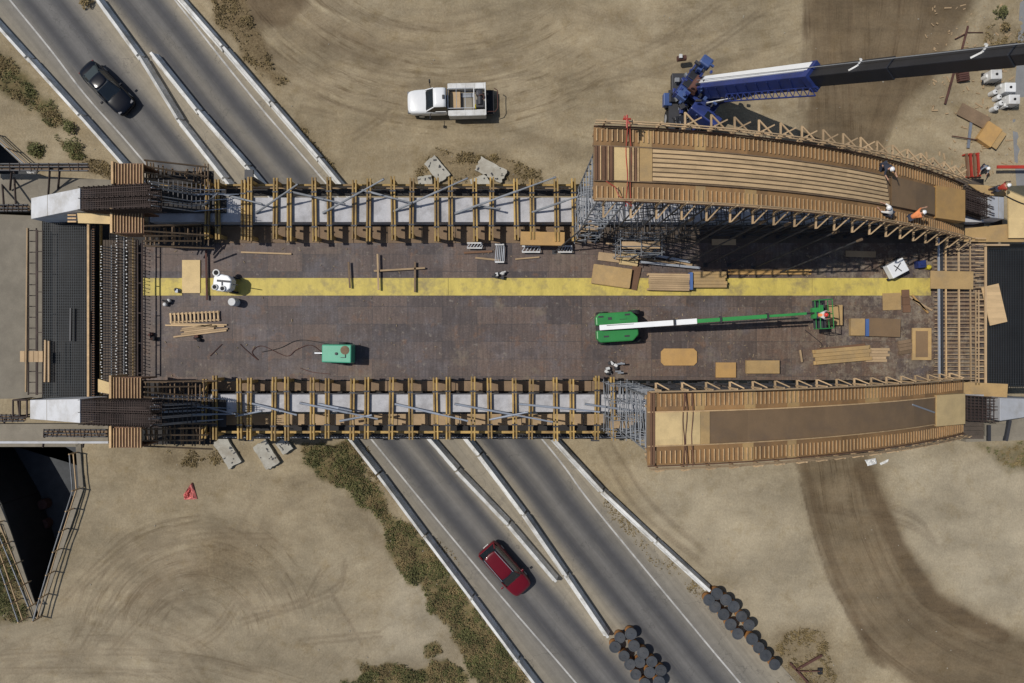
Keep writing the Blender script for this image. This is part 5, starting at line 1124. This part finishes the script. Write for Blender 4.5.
sheet(542.5,238.5,43/S_,13/S_,-1,'plyorange','golden plywood box lid lying at the lower edge of the upper girder frames',h=.35,z=ZD+.9)
sheet(612,276,38/S_,19/S_,-8,'plytan','stack of tan plywood left of the lumber pile beside the yellow stripe',n=6)
sheet(613,258,30/S_,8/S_,-7,'lumber','dull plywood offcut above the tan plywood stack',n=2); sheet(629,259,18/S_,12/S_,-7,'ply','small bright plywood offcut above the tan plywood stack',n=3)
sheet(679,357,36/S_,17/S_,0,'plyorange','orange plywood panel with cut corners lying alone on the deck',cham=.22,h=.08)
sheet(726,370,20/S_,15/S_,0,'plyorange','small square orange plywood panel at the lower edge of the deck',h=.12); sheet(763,367,33/S_,13/S_,0,'plytan','tan-orange plywood panel with two legs at the lower edge of the deck',h=.25)
sheet(834,315,17/S_,20/S_,0,'plytan','dark tan plywood tray behind the lift basket',h=.5); sheet(952,280,43/(S_+.3),18/(S_+.3),-1,'plytan','wide tan plywood bridge laid over the bars at the right end of the stripe',z=ZD+.75)
sheet(892,301.5,18/S_,17/S_,2,'plytan','square tan plywood piece below the right end of the stripe'); sheet(922,344,19/S_,32/S_,0,'plytan','framed tan plywood hatch lying upright near the right bars',h=.1,battens=0)
sheet(922,344,12/S_,26/S_,0,'plybrown','brown inset panel inside the framed tan hatch',z=ZD+.14,h=.04)
sheet(858,327,14/S_,17/S_,0,'plytan','short plywood box left of the blue strap',h=.3); sheet(884,327.5,33/S_,18/S_,-2,'plybrown','brown plywood box right of the blue strap',h=.32)
solo(MB().rbox(*P(867,327.5,8.1).xy,ZD+.03,.22,1.2,.34),'strap',M['bluestrap'],'blue strap round the boxes right of the lift basket','strap')
solo(MB().rbox(*P(691.5,281,8.4).xy,ZD+.03,.18,1.2,.6),'strap',M['bluestrap'],'blue strap between the two lumber packs at the yellow stripe','strap')
sheet(994.5,304.5,18/14.8,40/14.8,13,'plank','pale planked panel lying askew on the right dark rebar mat',z=8.42)
sheet(658,219,0.8,.5,0,'plytan','hidden',z=ZD+.2) if False else None
sheet(724,242,24/S_,6/S_,0,'lumber','dull plywood piece left of the other, deep in the shade of the planked formwork'); sheet(861,254,30/S_,6/S_,-2,'lumber','dull plywood piece right of the other, deep in the shade of the planked formwork')
def stack(px,py,lx,ly,ang,rows,layers,m,label,z=ZD+.035,h=.09,jit=.05,cat='lumber stack',gap=.0):
    p=P(px,py,z+h*layers); t=thing('lumber_stack',label,cat,loc=(p.x,p.y,z),rz=math.radians(ang)); w_=ly/rows
    for k in range(layers):
        for i in range(rows):
            if k<layers-1 and 0<i<rows-1: continue
            j=random.uniform(-jit,jit); l2_=lx/2*(1-random.random()*jit*2)
            MB().box(-l2_+j,-ly/2+i*w_+.008,h*k,l2_+j,-ly/2+(i+1)*w_-.008-gap,h*(k+1)-.006).build('board',M[m],t)
    return t
stack(669.5,282,43/S_,17/S_,-1,8,5,'lumber','pack of long tan boards left of the blue strap at the yellow stripe'); stack(710,279.5,35/S_,16/S_,0,5,5,'plytan','pack of wide plywood strips right of the blue strap at the yellow stripe')
stack(635,278,9/S_,24/S_,-12,1,1,'redwood','loose reddish plank piece right of the tan plywood stack'); stack(770,272,84/S_,5/S_,0,3,2,'plyorange','long narrow bundle of boards above the yellow stripe in the shade')
stack(200,330,62/S_,9/S_,7,5,1,'lumber','loose tan boards below the slatted pallet on the left of the deck',jit=.3); stack(196,325,60/S_,3/S_,-1,2,1,'plank','pair of long pale boards just below the slatted pallet',jit=.2)
stack(843,355,58/S_,15/S_,5,4,3,'plytan','stack of long tan boards at the lower right of the deck',jit=.06); stack(842,347,50/S_,2.5/S_,6,1,1,'redwood','single reddish board on the upper side of the long tan stack')
stack(906.5,301,8/S_,23/S_,2,3,1,'redwood','upright reddish boards right of the square tan plywood piece'); 
for i,a in enumerate((-38,-48,-30)): stack(918+i*2.5,303+i,24/S_,1.9/S_,a,1,1,'plyorange' if i%2 else 'lumber','orange-tan slanting board, %s of the fan near the right bars'%ORD[i])
stack(878,355,26/S_,14/S_,0,5,1,'lumber','flat weathered boards right of the long tan stack',jit=.15); stack(905,347,14/S_,14/S_,10,4,1,'grime','dirty short boards left of the framed hatch')
stack(478,252,30/S_,2.2/S_,3,1,1,'redwood','short reddish board left of the grey lattice frame'); stack(488,259,28/S_,2/S_,-6,1,1,'lumber','short tan board below the grey lattice frame'); stack(528,258,26/S_,1.6/S_,5,1,1,'lumber','short tan board right of the grey lattice frame')
stack(266,253,52/S_,1.7/S_,-2,1,1,'lumber','long thin board at the upper left of the deck')
# slatted pallet
p=P(194,317,8); t=thing('pallet','slatted timber pallet on the left of the deck','pallet',loc=(p.x,p.y,ZD+.03),rz=math.radians(3))
for s in (-.28,.28): MB().box(-1.75,s-.05,.0,1.75,s+.05,.1).build('runner',M['lumber'],t)
for k in range(13): x=-1.65+k*.275; MB().box(x-.055,-.36,.102,x+.055,.36,.14).build('slat',M['plank'],t)
for i,(a,b,z1,txt) in enumerate((((348.5,262),(350,288),.15,'left upright timber crossing the upper edge of the yellow stripe'),((377.5,254),(378.5,290),.2,'right upright timber crossing the upper edge of the yellow stripe'),((374,271),(425,268),.1,'thin horizontal board above the yellow stripe right of the upright timbers'),((415,262),(415,292),.1,'short upright timber at the right end of the thin horizontal board'),((800,350),(802,362),.1,'tiny board end beside the long tan stack'),((206,250),(207,300),.08,'rust coloured upright strip left of the small white machine'))):
    bars((a,b),txt,'grime' if i in(0,3) else('rust' if i==5 else 'lumber'),z=ZD+.1+z1,w_=.12,h=.08)
for i,(a,b,c_,d,txt) in enumerate(((467,243,482,248,'left grey steel frame below the upper girder frames'),(495,244.5,504,262,'upright grey lattice frame below the upper girder frames'),(522,246,540,252,'grey steel frame under the golden plywood lid, left one'),(558,246,572,252,'grey steel frame under the golden plywood lid, right one'))):
    x0,y0,x1,y1=pr(a,b,c_,d,8.2); t=thing('lattice_trestle',txt,'trestle',loc=((x0+x1)/2,(y0+y1)/2,ZD+.03),world=True)
    for y in (y0,y1): MB().box(x0,y-.05,8.1,x1,y+.05,8.2).build('flange',M['offwhite'],t)
    q=MB(); n_=5; 
    for k in range(n_+1): x=x0+(x1-x0)*k/n_; q.beam((x,y0+.05,8.1),(x+(x1-x0)/n_*(.8 if k<n_ else 0),y1-.05,8.1),.05,.05)
    q.build('lattice',M['steel'],t)
# cables lying on the deck
def cable(pp,label,m='rust',z=ZD+.05,r=.022):
    q=MB(); w_=smooth_poly(pp,6)
    for a,b in zip(w_[:-1],w_[1:]): q.tube(P(*a,z),P(*b,z),r,n=5)
    return solo(q,'cable',M[m],label,'cable')
cable([(322,352),(310,345),(296,350),(286,356),(262,346),(252,352),(258,360),(246,350),(240,344)],'tangled rusty cable left of the generator'); cable([(300,368),(312,372),(330,374)],'short cable below the generator'); cable([(210,356),(222,344)],'short cable at the lower left of the deck'); cable([(262,352),(280,348),(300,340),(330,344)],'thin cable looping to the generator','black')
cable([(805,330),(815,338),(822,345),(818,350)],'dark hose below the lift basket','black')
# machine in the shade on the right
p=P(898,268,8.7); t=thing('power_trowel','white topped wheeled machine at the shade edge on the right of the deck','machine',loc=(p.x,p.y,ZD+.03),rz=math.radians(28))
MB().box(-.62,-.5,.3,.62,.5,.9).build('housing',M['white'],t,bevel=.05); q=MB(); q.beam((-.3,-.1,.93),(.3,.25,.93),.05,.03); q.beam((-.2,.3,.93),(.1,-.3,.93),.05,.03); q.build('top_frame',M['darksteel'],t)
for x,y in ((-.5,.5),(.5,.5),(-.5,-.5),(.5,-.5)): MB().tube((x,y-.06,.2),(x,y+.06,.2),.2,n=12).build('wheel',M['black'],t)
q=MB(); q.tube((.55,0,.8),(1.2,.1,1.2),.03,n=6); q.build('handle',M['darksteel'],t)
p=P(922,264,8.3); o=solo(MB().rbox(p.x,p.y,ZD+.03,.55,.5,.5,.1).rbox(p.x,p.y,ZD+.531,.3,.2,.06,.1),'tool_box',M['blue'],'small blue tool box near the right end of the stripe','tool box')
p=P(930,267,8.2); solo(MB().lathe((p.x,p.y,ZD+.03),[(.16,0),(.17,.3),(.08,.42)],12),'fuel_can',M['yelplastic'],'small yellow can right of the blue tool box','can')
# ------------------------------------------------------------------ ground objects
def gsheet(px,py,lx,ly,ang,m,label,h=.06,z=.03,**k): return sheet(px,py,lx,ly,ang,m,label,h=h,z=z,**k)
gsheet(974,116,2.6,1.05,-28,'grime','grey-brown weathered plywood sheet on the dirt at the upper right',z=.2); gsheet(990,134,1.7,1.3,56,'plyorange','orange plywood box on the dirt at the upper right',h=.4,z=.05); gsheet(999,140,1.5,.5,56,'plytan','pale plywood strip leaning beside the orange box',z=.3)
gsheet(977,15,.01,.01,0,'grime','x') if False else None
t=thing('steel_rack','red slatted steel rack at the right end of the planked arch formwork','steel frame',loc=(*P(978,163,1).xy,.05),rz=math.radians(4))
for k in range(4): MB().box(-.55+k*.3,-.95,.3,-.40+k*.3,.95,.45).build('slat',M['red' if k%2 else 'redwood'],t)
for s in (-1,1): MB().box(-.6,s*.9-.05,.0,.65,s*.9+.05,.298).build('base_rail',M['red'],t)
for (a,b,z,w_,m_,txt) in (((997,167),(1040,167),1.0,.25,'red','dark red steel bar at the right edge above the small arch stub'),((968,26),(959,60),.1,.12,'rust','upper part of the rusty pole lying on the dirt behind the boom'),((954,72),(945,104),.1,.14,'rust','lower part of the rusty pole lying on the dirt below the boom'),((955,39),(965,34),.1,.07,'rust','short rusty stick left of the rusty pole'),((967,32.5),(983,32.5),.1,.04,'rust','thin rusty rod right of the rusty pole'),((971,122),(968,148),.08,.2,'bluesteel','grey plank lying on the dirt left of the orange box'),((952,136),(990,142),.2,.06,'rust','thin dark rod running to the orange box')):
    bars((a,b),txt,m_,z=z+.03,w_=w_,h=.1,cat='bar',name='steel_bar')
t=thing('rusty_crate','rusty red crate on the dirt just below the black boom','crate',loc=(*P(965,75,.5).xy,.03),rz=.15)
for k in range(5): MB().box(-.42,-.4+k*.17,.0,.42,-.27+k*.17,.4).build('slat',M['rust'],t)
def tote(px,py,label):
    p=P(px,py,1.1); t=thing('white_tank',label,'tank','white tanks at the upper right',loc=(p.x,p.y,.03),rz=math.radians(random.uniform(-4,4))); MB().box(-.45,-.38,.12,.45,.38,1.05).build('tank',M['offwhite'],t,bevel=.06)
    q=MB(); 
    for k in range(5): x=-.5+k*.25; q.tube((x,-.45,.1),(x,-.45,1.0),.015,n=5); q.tube((x,.45,.1),(x,.45,1.0),.015,n=5)
    q.build('cage',M['steel'],t); MB().box(-.52,-.46,0,.52,.46,.11).build('pallet_base',M['black'],t); MB().lathe((0,0,1.05),[(.1,0),(.1,.05)],12).build('lid',M['black'],t)
tote(997,74,'white tank, topmost of the three large ones below the black boom'); tote(1011,87,'white tank, middle one of the three large ones below the black boom'); tote(1015,99,'white tank, lowest of the three large ones beside the grey road')
for i,(x,y) in enumerate(((988,76),(1002,86),(999,97),(1006,105),(1007,98),(995,92),(996,108),(1001,103))):
    p=P(x,y,.6); t=thing('white_drum','small white drum, %s from the top beside the white tanks'%ORD[sorted([76,86,97,105,98,92,108,103]).index(y)],'drum','small white drums beside the tanks',loc=(p.x,p.y,.03))
    MB().lathe((0,0,0),[(.2,0),(.21,.3),(.2,.62),(.1,.66)],14).build('drum',M['offwhite'],t); MB().lathe((.05,0,.661),[(.05,0),(.05,.03)],8).build('cap',M['black'],t)
t=thing('rusty_tool','rusty three armed steel hitch lying on the dirt at the lower edge','steel frame',loc=(*P(802,668,0).xy,.03),world=True)
for a,b,w_ in (((790,663),(808,683),.16),((796,670),(822,655),.18),((798,671),(820,671),.07)): MB().beam(P(*a,.15),P(*b,.15),w_,.12).build('arm',M['rust'],t)
MB().rbox(*P(820,671,.1).xy,.03,.35,.5,.15).build('foot_plate',M['black'],t)
# red tarp, white sheets
def tarp(pp,m,label,cat,name,hh=.12,sd=2):
    random.seed(sd); w_=[P(*p,.1) for p in pp]; c_=sum(w_,Vector())/len(w_); q=MB(); n=len(w_); R=6; q.v.append((c_.x,c_.y,.1+hh))
    for r_ in range(1,R+1):
        for i in range(n*4):
            a=w_[i//4]; b=w_[(i//4+1)%n]; p=a.lerp(b,(i%4)/4); p=c_.lerp(p,r_/R*(1+random.uniform(-.05,.05))); q.v.append((p.x,p.y,.06+(hh*random.random() if r_<R else 0)))
    N_=n*4
    for i in range(N_): q.f.append((0,1+i,1+(i+1)%N_)); q.mi.append(0)
    for r_ in range(R-1):
        for i in range(N_): a=1+r_*N_+i; b=1+r_*N_+(i+1)%N_; q.f.append((a,a+N_,b+N_,b)); q.mi.append(0)
    return solo(q,name,M[m],label,cat,smooth=False)
tarp([(192,482),(197,499),(184,500),(183,495)],'pinktarp','crumpled faded red tarp on the dirt left of the scrub','tarp','tarp',.22); tarp([(865,460),(876,458),(877,464),(868,466)],'bag','larger crumpled white sheet at the lower edge of the right arch formwork','sheet','plastic_sheet',.2,3); tarp([(880,463),(889,459),(888,462),(881,465)],'bag','smaller crumpled white sheet at the lower edge of the right arch formwork','sheet','plastic_sheet',.12,4); tarp([(26,171),(32,168),(38,171),(36,174),(28,174)],'bag','white plastic bag beside the dark pipe walkway at the far left','bag','plastic_bag',.3,5)
bpy.data.objects[-1] if False else None
# ------------------------------------------------------------------ people
def skinmesh(name,nodes,edges,rad,m,parent,root=0,sub=1):
    me=bpy.data.meshes.new(name); bm=bmesh.new(); L_=bm.verts.layers.skin.verify(); vs=[]
    for i,p in enumerate(nodes):
        v_=bm.verts.new(p); r_=rad[i]; v_[L_].radius=(r_,r_) if not isinstance(r_,tuple) else r_; v_[L_].use_root=(i==root); vs.append(v_)
    for a,b in edges: bm.edges.new((vs[a],vs[b]))
    bm.to_mesh(me); bm.free(); o=bpy.data.objects.new('tmp',me); C.objects.link(o); o.modifiers.new('s','SKIN').use_smooth_shade=True; s_=o.modifiers.new('u','SUBSURF'); s_.levels=sub
    dg=bpy.context.evaluated_depsgraph_get(); ev=o.evaluated_get(dg); nm=bpy.data.meshes.new_from_object(ev); bpy.data.objects.remove(o); bpy.data.meshes.remove(me)
    nm.materials.clear(); nm.materials.append(M[m]); nm.shade_smooth(); r=bpy.data.objects.new(name,nm); C.objects.link(r); r.parent=parent; return r
def person(label,px,py,z,face,lean,knee,reach,shirt,hat,vest=True,pants='denim'):
    """lean: torso pitch (rad); knee: 0 upright .. 1 kneeling/crouched; reach: (left,right) arm pitch forward"""
    p=P(px,py,z+1.3*(1-.4*knee)); t=thing('person',label,'person',loc=(p.x,p.y,z),rz=face)
    hip=Vector((-.12*knee-.15*lean,0,.93-.45*knee)); up_=Vector((math.sin(lean),0,math.cos(lean)))
    sh=hip+up_*.50; nk=hip+up_*.56; hd=nk+Vector((math.sin(lean*.6),0,math.cos(lean*.6)))*.16
    N_=[hip,hip+up_*.2,hip+up_*.42,nk,nk+(hd-nk)*.5,hd]; R_=[.15,.135,(.165,.12),.062,.058,.085]; E=[(0,1),(1,2),(2,3),(3,4),(4,5)]
    tor=list(range(4)); leg=[0]; arm=[]
    for s in (-1,1):
        kn=hip+Vector((.12+.30*knee,s*.13,-.44+.12*knee)); ft=Vector((-.02-.12*knee*(s>0)+.1*(s<0),s*.13,.09)); toe=ft+Vector((.17,0,-.03)); b=len(N_)
        N_+=[hip+Vector((0,s*.10,-.05)),kn,ft,toe]; R_+=[.105,.072,.05,.045]; E+=[(0,b),(b,b+1),(b+1,b+2),(b+2,b+3)]; leg+=[b,b+1,b+2]
        a=reach[0 if s<0 else 1]; sp_=sh+Vector((0,s*.19,-.02)); el=sp_+Vector((math.sin(a)*.27,s*.08,-math.cos(a)*.27)); wr=el+Vector((math.sin(a+.6)*.25,-s*.04,-math.cos(a+.6)*.25)); d_=(wr-el).normalized(); pm=wr+d_*.06; b=len(N_)
        N_+=[sp_,el,wr,pm]; R_+=[.062,.045,.03,.036]; E+=[(2,b),(b,b+1),(b+1,b+2),(b+2,b+3)]; arm.append((sp_,el,el.lerp(wr,.3)))
        sd=Vector((0,s,0))
        for k in range(4):
            f=pm+d_*.03+sd*(k-1.5)*.021; m1=f+d_*(.035,.04,.038,.03)[k]; m2=m1+(d_+Vector((.3,0,-.4))).normalized()*.028; c_=len(N_); N_+=[f,m1,m2]; R_+=[.010,.009,.007]; E+=[(b+3,c_),(c_,c_+1),(c_+1,c_+2)]
        c_=len(N_); N_+=[wr+d_*.03-sd*.035,wr+d_*.065-sd*.052]; R_+=[.012,.009]; E+=[(b+3,c_),(c_,c_+1)]
    bd=skinmesh('body',N_,E,R_,'skin',t)
    # face details
    fx=Vector((math.cos(lean*.6),0,-math.sin(lean*.6))); fu=Vector((math.sin(lean*.6),0,math.cos(lean*.6)))
    q=MB(); n0=hd+fx*.085; q.beam(n0+fu*.02,n0+fx*.022-fu*.015,.02,.02); q.build('nose',M['skin'],bd)
    q=MB()
    for s in (-1,1): e=hd+fx*.08+Vector((0,s*.032,0))+fu*.015; q.rbox(e.x,e.y,e.z,.012,.02,.012)
    e=hd+fx*.082-fu*.045; q.rbox(e.x,e.y,e.z,.01,.045,.008); q.build('eyes_and_mouth',M['black'],bd)
    q=MB()
    for s in (-1,1): e=hd+Vector((0,s*.085,0)); q.rbox(e.x,e.y,e.z-.025,.035,.016,.05)
    q.build('ears',M['skin'],bd)
    # clothes
    tn=[hip-up_*.02,hip+up_*.2,hip+up_*.42,hip+up_*.52]; te=[(0,1),(1,2),(2,3)]; tr_=[.165,.155,(.185,.14),.08]
    for s,(a_,b_,c_) in zip((-1,1),arm): i=len(tn); tn+=[a_,b_,c_]; te+=[(2,i),(i,i+1),(i+1,i+2)]; tr_+=[.075,.057,.047]
    skinmesh('shirt',tn,te,tr_,shirt,t)
    if vest: skinmesh('vest',tn[:4],te[:3],[.172,.17,(.205,.155),.085],'hivis',t)
    ln=[N_[0]]+[N_[i] for i in leg[1:]]; le=[(0,1),(1,2),(2,3),(0,4),(4,5),(5,6)]; skinmesh('trousers',ln,le,[.16,.122,.086,.062,.122,.086,.062],pants,t)
    for s in (0,1): f=ln[3+3*s]; q=MB(); q.rbox(f.x+.07,f.y,f.z-.085,.29,.11,.10); q.build('boot',M['rust'],t,bevel=.025)
    h=MB(); h.lathe((0,0,0),[(.14,-.01),(.142,.0),(.120,.012),(.116,.06),(.09,.105),(.035,.122)],20); ho=h.build('helmet',M[hat],t,smooth=True); ho.location=hd+fu*.035; ho.rotation_euler=(0,lean*.6,0)
    return t
zz=lambda px: za(xz(px))
person('worker in white helmet and dark clothes crouching at the far rail of the planked formwork',888,166,zz(888)-.08,-1.2,.7,.6,(1.0,1.3),'denim','helmet',vest=False)
person('worker in white shirt crouching on the lower side deck of the planked formwork',891,211,zz(891)-.08,2.6,.8,.7,(.9,1.2),'whiteshirt','helmet',vest=False)
person('worker in orange vest bending over on the lower side deck of the planked formwork',917,215,zz(917)-.08,.4,.9,.4,(.6,1.1),'hivis','helmet')
person('worker in red shirt and white helmet on the right end platform',1003,187,8.15,.3,.35,.1,(.4,.9),'red','helmet',vest=False)
person('worker in grey shirt kneeling beside the red slatted rack',987,167,.05,-2.0,.6,.6,(.8,1.1),'greyshirt','helmet',vest=False)
person('worker wearing a red and white helmet in the green lift basket',822,315,ZD+1.87,0,.25,.05,(.7,.9),'whiteshirt','redhelmet')
# two ropes/hoses at the right platform
cable([(1006,196),(1014,200),(1024,204),(1036,206)],'dark hose on the bright platform at the right edge','black',z=8.46,r=.04)
# ------------------------------------------------------------------ scrub
def scrub(mask_pts,n,m,name,label,seed,hmax,size=.16):
    random.seed(seed); r=np.random.RandomState(seed); fld=mask_pts; V_=[];Fc=[]; k=0; tries=0
    ys,xs=np.where(fld>.45); sel=r.randint(0,len(ys),n)
    cl=fbm(GX,GY,.9,seed+3)
    for i in sel:
        y,x=ys[i],xs[i]
        if r.rand()>np.clip((cl[y,x]-.43)*5,.04,1): continue
        cx_,cy_=GX[y,x]+r.uniform(-.08,.08),GY[y,x]+r.uniform(-.08,.08); z=H[y,x]; hh=hmax*r.uniform(.3,1)
        for j in range(5):
            a=r.uniform(0,6.28); sp=r.uniform(.02,size); w_=r.uniform(.015,.045); o=len(V_); zc=z+hh*r.uniform(.2,1)
            bx_,by_=cx_+math.cos(a)*sp*.2,cy_+math.sin(a)*sp*.2; ex,ey=cx_+math.cos(a)*(sp+.08),cy_+math.sin(a)*(sp+.08); qx,qy=-math.sin(a)*w_,math.cos(a)*w_
            V_+=[(bx_,by_,z-.02),((bx_+ex)/2+qx,(by_+ey)/2+qy,zc),(ex,ey,zc*.8+z*.2),((bx_+ex)/2-qx,(by_+ey)/2-qy,zc)]; Fc.append((o,o+1,o+2,o+3))
    me=bpy.data.meshes.new(name); me.from_pydata(V_,[],Fc); me.materials.append(M[m]); o=bpy.data.objects.new(name,me); C.objects.link(o); tag(o,label,'scrub',kind='stuff')
scrub(VEG,10000,'leaf','green_scrub','low dark green scrub growing in bands along the highway verges',11,.35); scrub(np.maximum(DRY,VEG*.8),15000,'dry','dry_scrub','dry brown weeds scattered along the verges and edges of the dirt',12,.25,.12)
def bush(px,py,r_,label,n=240,m='leaf',hh=.6):
    p=P(px,py,.2); t=thing('bush',label,'bush',loc=(p.x,p.y,0)); q=MB(); random.seed(int(px))
    for k in range(n):
        a=random.uniform(0,6.28); d_=r_*math.sqrt(random.random())*(.7+.5*math.sin(a*3+px)**2); z=hh*(1-(d_/r_/1.3)**2)*random.uniform(.3,1)+.05; x,y=d_*math.cos(a),d_*math.sin(a); s_=random.uniform(.05,.11); b=random.uniform(0,6.28); c1,s1=math.cos(b)*s_,math.sin(b)*s_; o=len(q.v)
        q.v+=[(x-c1,y-s1,z),(x+s1*.5,y-c1*.5,z+.04),(x+c1,y+s1,z),(x-s1*.5,y+c1*.5,z-.02)]; q.f.append((o,o+1,o+2,o+3)); q.mi.append(0)
    q.build('leaves',M[m],t); q=MB()
    for k in range(6): a=k*1.05; q.tube((0,0,0),(math.cos(a)*r_*.6,math.sin(a)*r_*.6,hh*.6),.015,.006,n=5)
    q.build('stems',M['dry'],t)
bush(1001,12,.55,'dark bush on the dirt at the top right corner'); bush(86,2,.5,'brown bush at the top edge beside the left median barrier','240' and 240,'dry'); bush(35,150,.6,'small green bush left of the other above the far left scaffold'); bush(73,147,.8,'wider green bush right of the other above the far left scaffold'); bush(70,128,.5,'small bush at the edge of the left roadside barrier scrub'); bush(1005,27,.35,'small grey bush just below the dark bush in the top right corner',160,'dry')
random.seed(31); q=MB()
for k in range(620):
    px=random.choice((random.uniform(800,935),random.uniform(800,935),random.uniform(146,935),random.uniform(590,760))); py=random.choice((random.uniform(297,376),random.uniform(246,277),random.uniform(297,376)))
    p=P(px,py,ZD); s_=random.uniform(.02,.08); q.rbox(p.x,p.y,ZD+.033,s_*random.uniform(1,3),s_*.7,.02,random.random()*3.1)
tag(q.build('wood_scraps',M['sawdust']),'wood offcuts and sawdust scattered over the deck','scraps',kind='stuff')
q=MB()
for k in range(150):
    px=random.uniform(925,1012); py=random.uniform(5,180); p=P(px,py,0); s_=random.uniform(.04,.12); q.rbox(p.x,p.y,.02,s_*random.uniform(1,6),s_,.05,random.random()*3.1)
tag(q.build('wood_scraps',M['lumber']),'timber scraps scattered over the dirt at the upper right','scraps',kind='stuff')
# dirt scatter: stones near edges
random.seed(5)
q=MB()
for k in range(2600):
    x,y=random.uniform(-44,44),random.uniform(-29,29); i=int((y-Y0)/ST); j=int((x-X0)/ST)
    if rin[i,j] or H[i,j]<-1 or abs(y-2)<10 and True and abs(y-2)<9.5: continue
    if random.random()>(.15+DRY[i,j]+VEG[i,j]*.6+.3*(x>34 and y>10)): continue
    s_=random.uniform(.02,.08); q.rbox(x,y,H[i,j]-.01,s_*1.4,s_,s_*.7,random.random()*3)
o=q.build('stones',M['slab']); tag(o,'small stones scattered over the dirt','stones',kind='stuff')
# ------------------------------------------------------------------ camera, light
cam=bpy.data.cameras.new('camera'); co_=bpy.data.objects.new('camera',cam); C.objects.link(co_); co_.location=(0,0,CAMZ); co_.rotation_euler=(0,0,0)
cam.sensor_width=36; cam.lens=F/1024*36; cam.clip_end=3000; cam.clip_start=.5; bpy.context.scene.camera=co_
EL=math.radians(56); AZ=math.radians(-12)   # shadows fall towards AZ
d=Vector((math.cos(AZ)*math.cos(EL),math.sin(AZ)*math.cos(EL),-math.sin(EL)))
sl=bpy.data.lights.new('sun','SUN'); sl.energy=3.45; sl.angle=math.radians(.5); sl.color=(1,.955,.88); so=bpy.data.objects.new('sun',sl); C.objects.link(so); so.rotation_euler=d.to_track_quat('-Z','Y').to_euler(); so.location=(0,0,60)
w=bpy.data.worlds.new('World'); bpy.context.scene.world=w; w.use_nodes=True; nt=w.node_tree; sky=nt.nodes.new('ShaderNodeTexSky'); sky.sky_type='NISHITA'; sky.sun_disc=False; sky.sun_elevation=EL
sv=-d; sky.sun_rotation=math.atan2(sv.x,sv.y); nt.links.new(sky.outputs[0],nt.nodes['Background'].inputs[0]); nt.nodes['Background'].inputs[1].default_value=.075
sc=bpy.context.scene; sc.view_settings.view_transform='Standard'; sc.view_settings.look='None'; sc.view_settings.exposure=0
for o in bpy.data.objects:
    if '_w' in o: del o['_w']
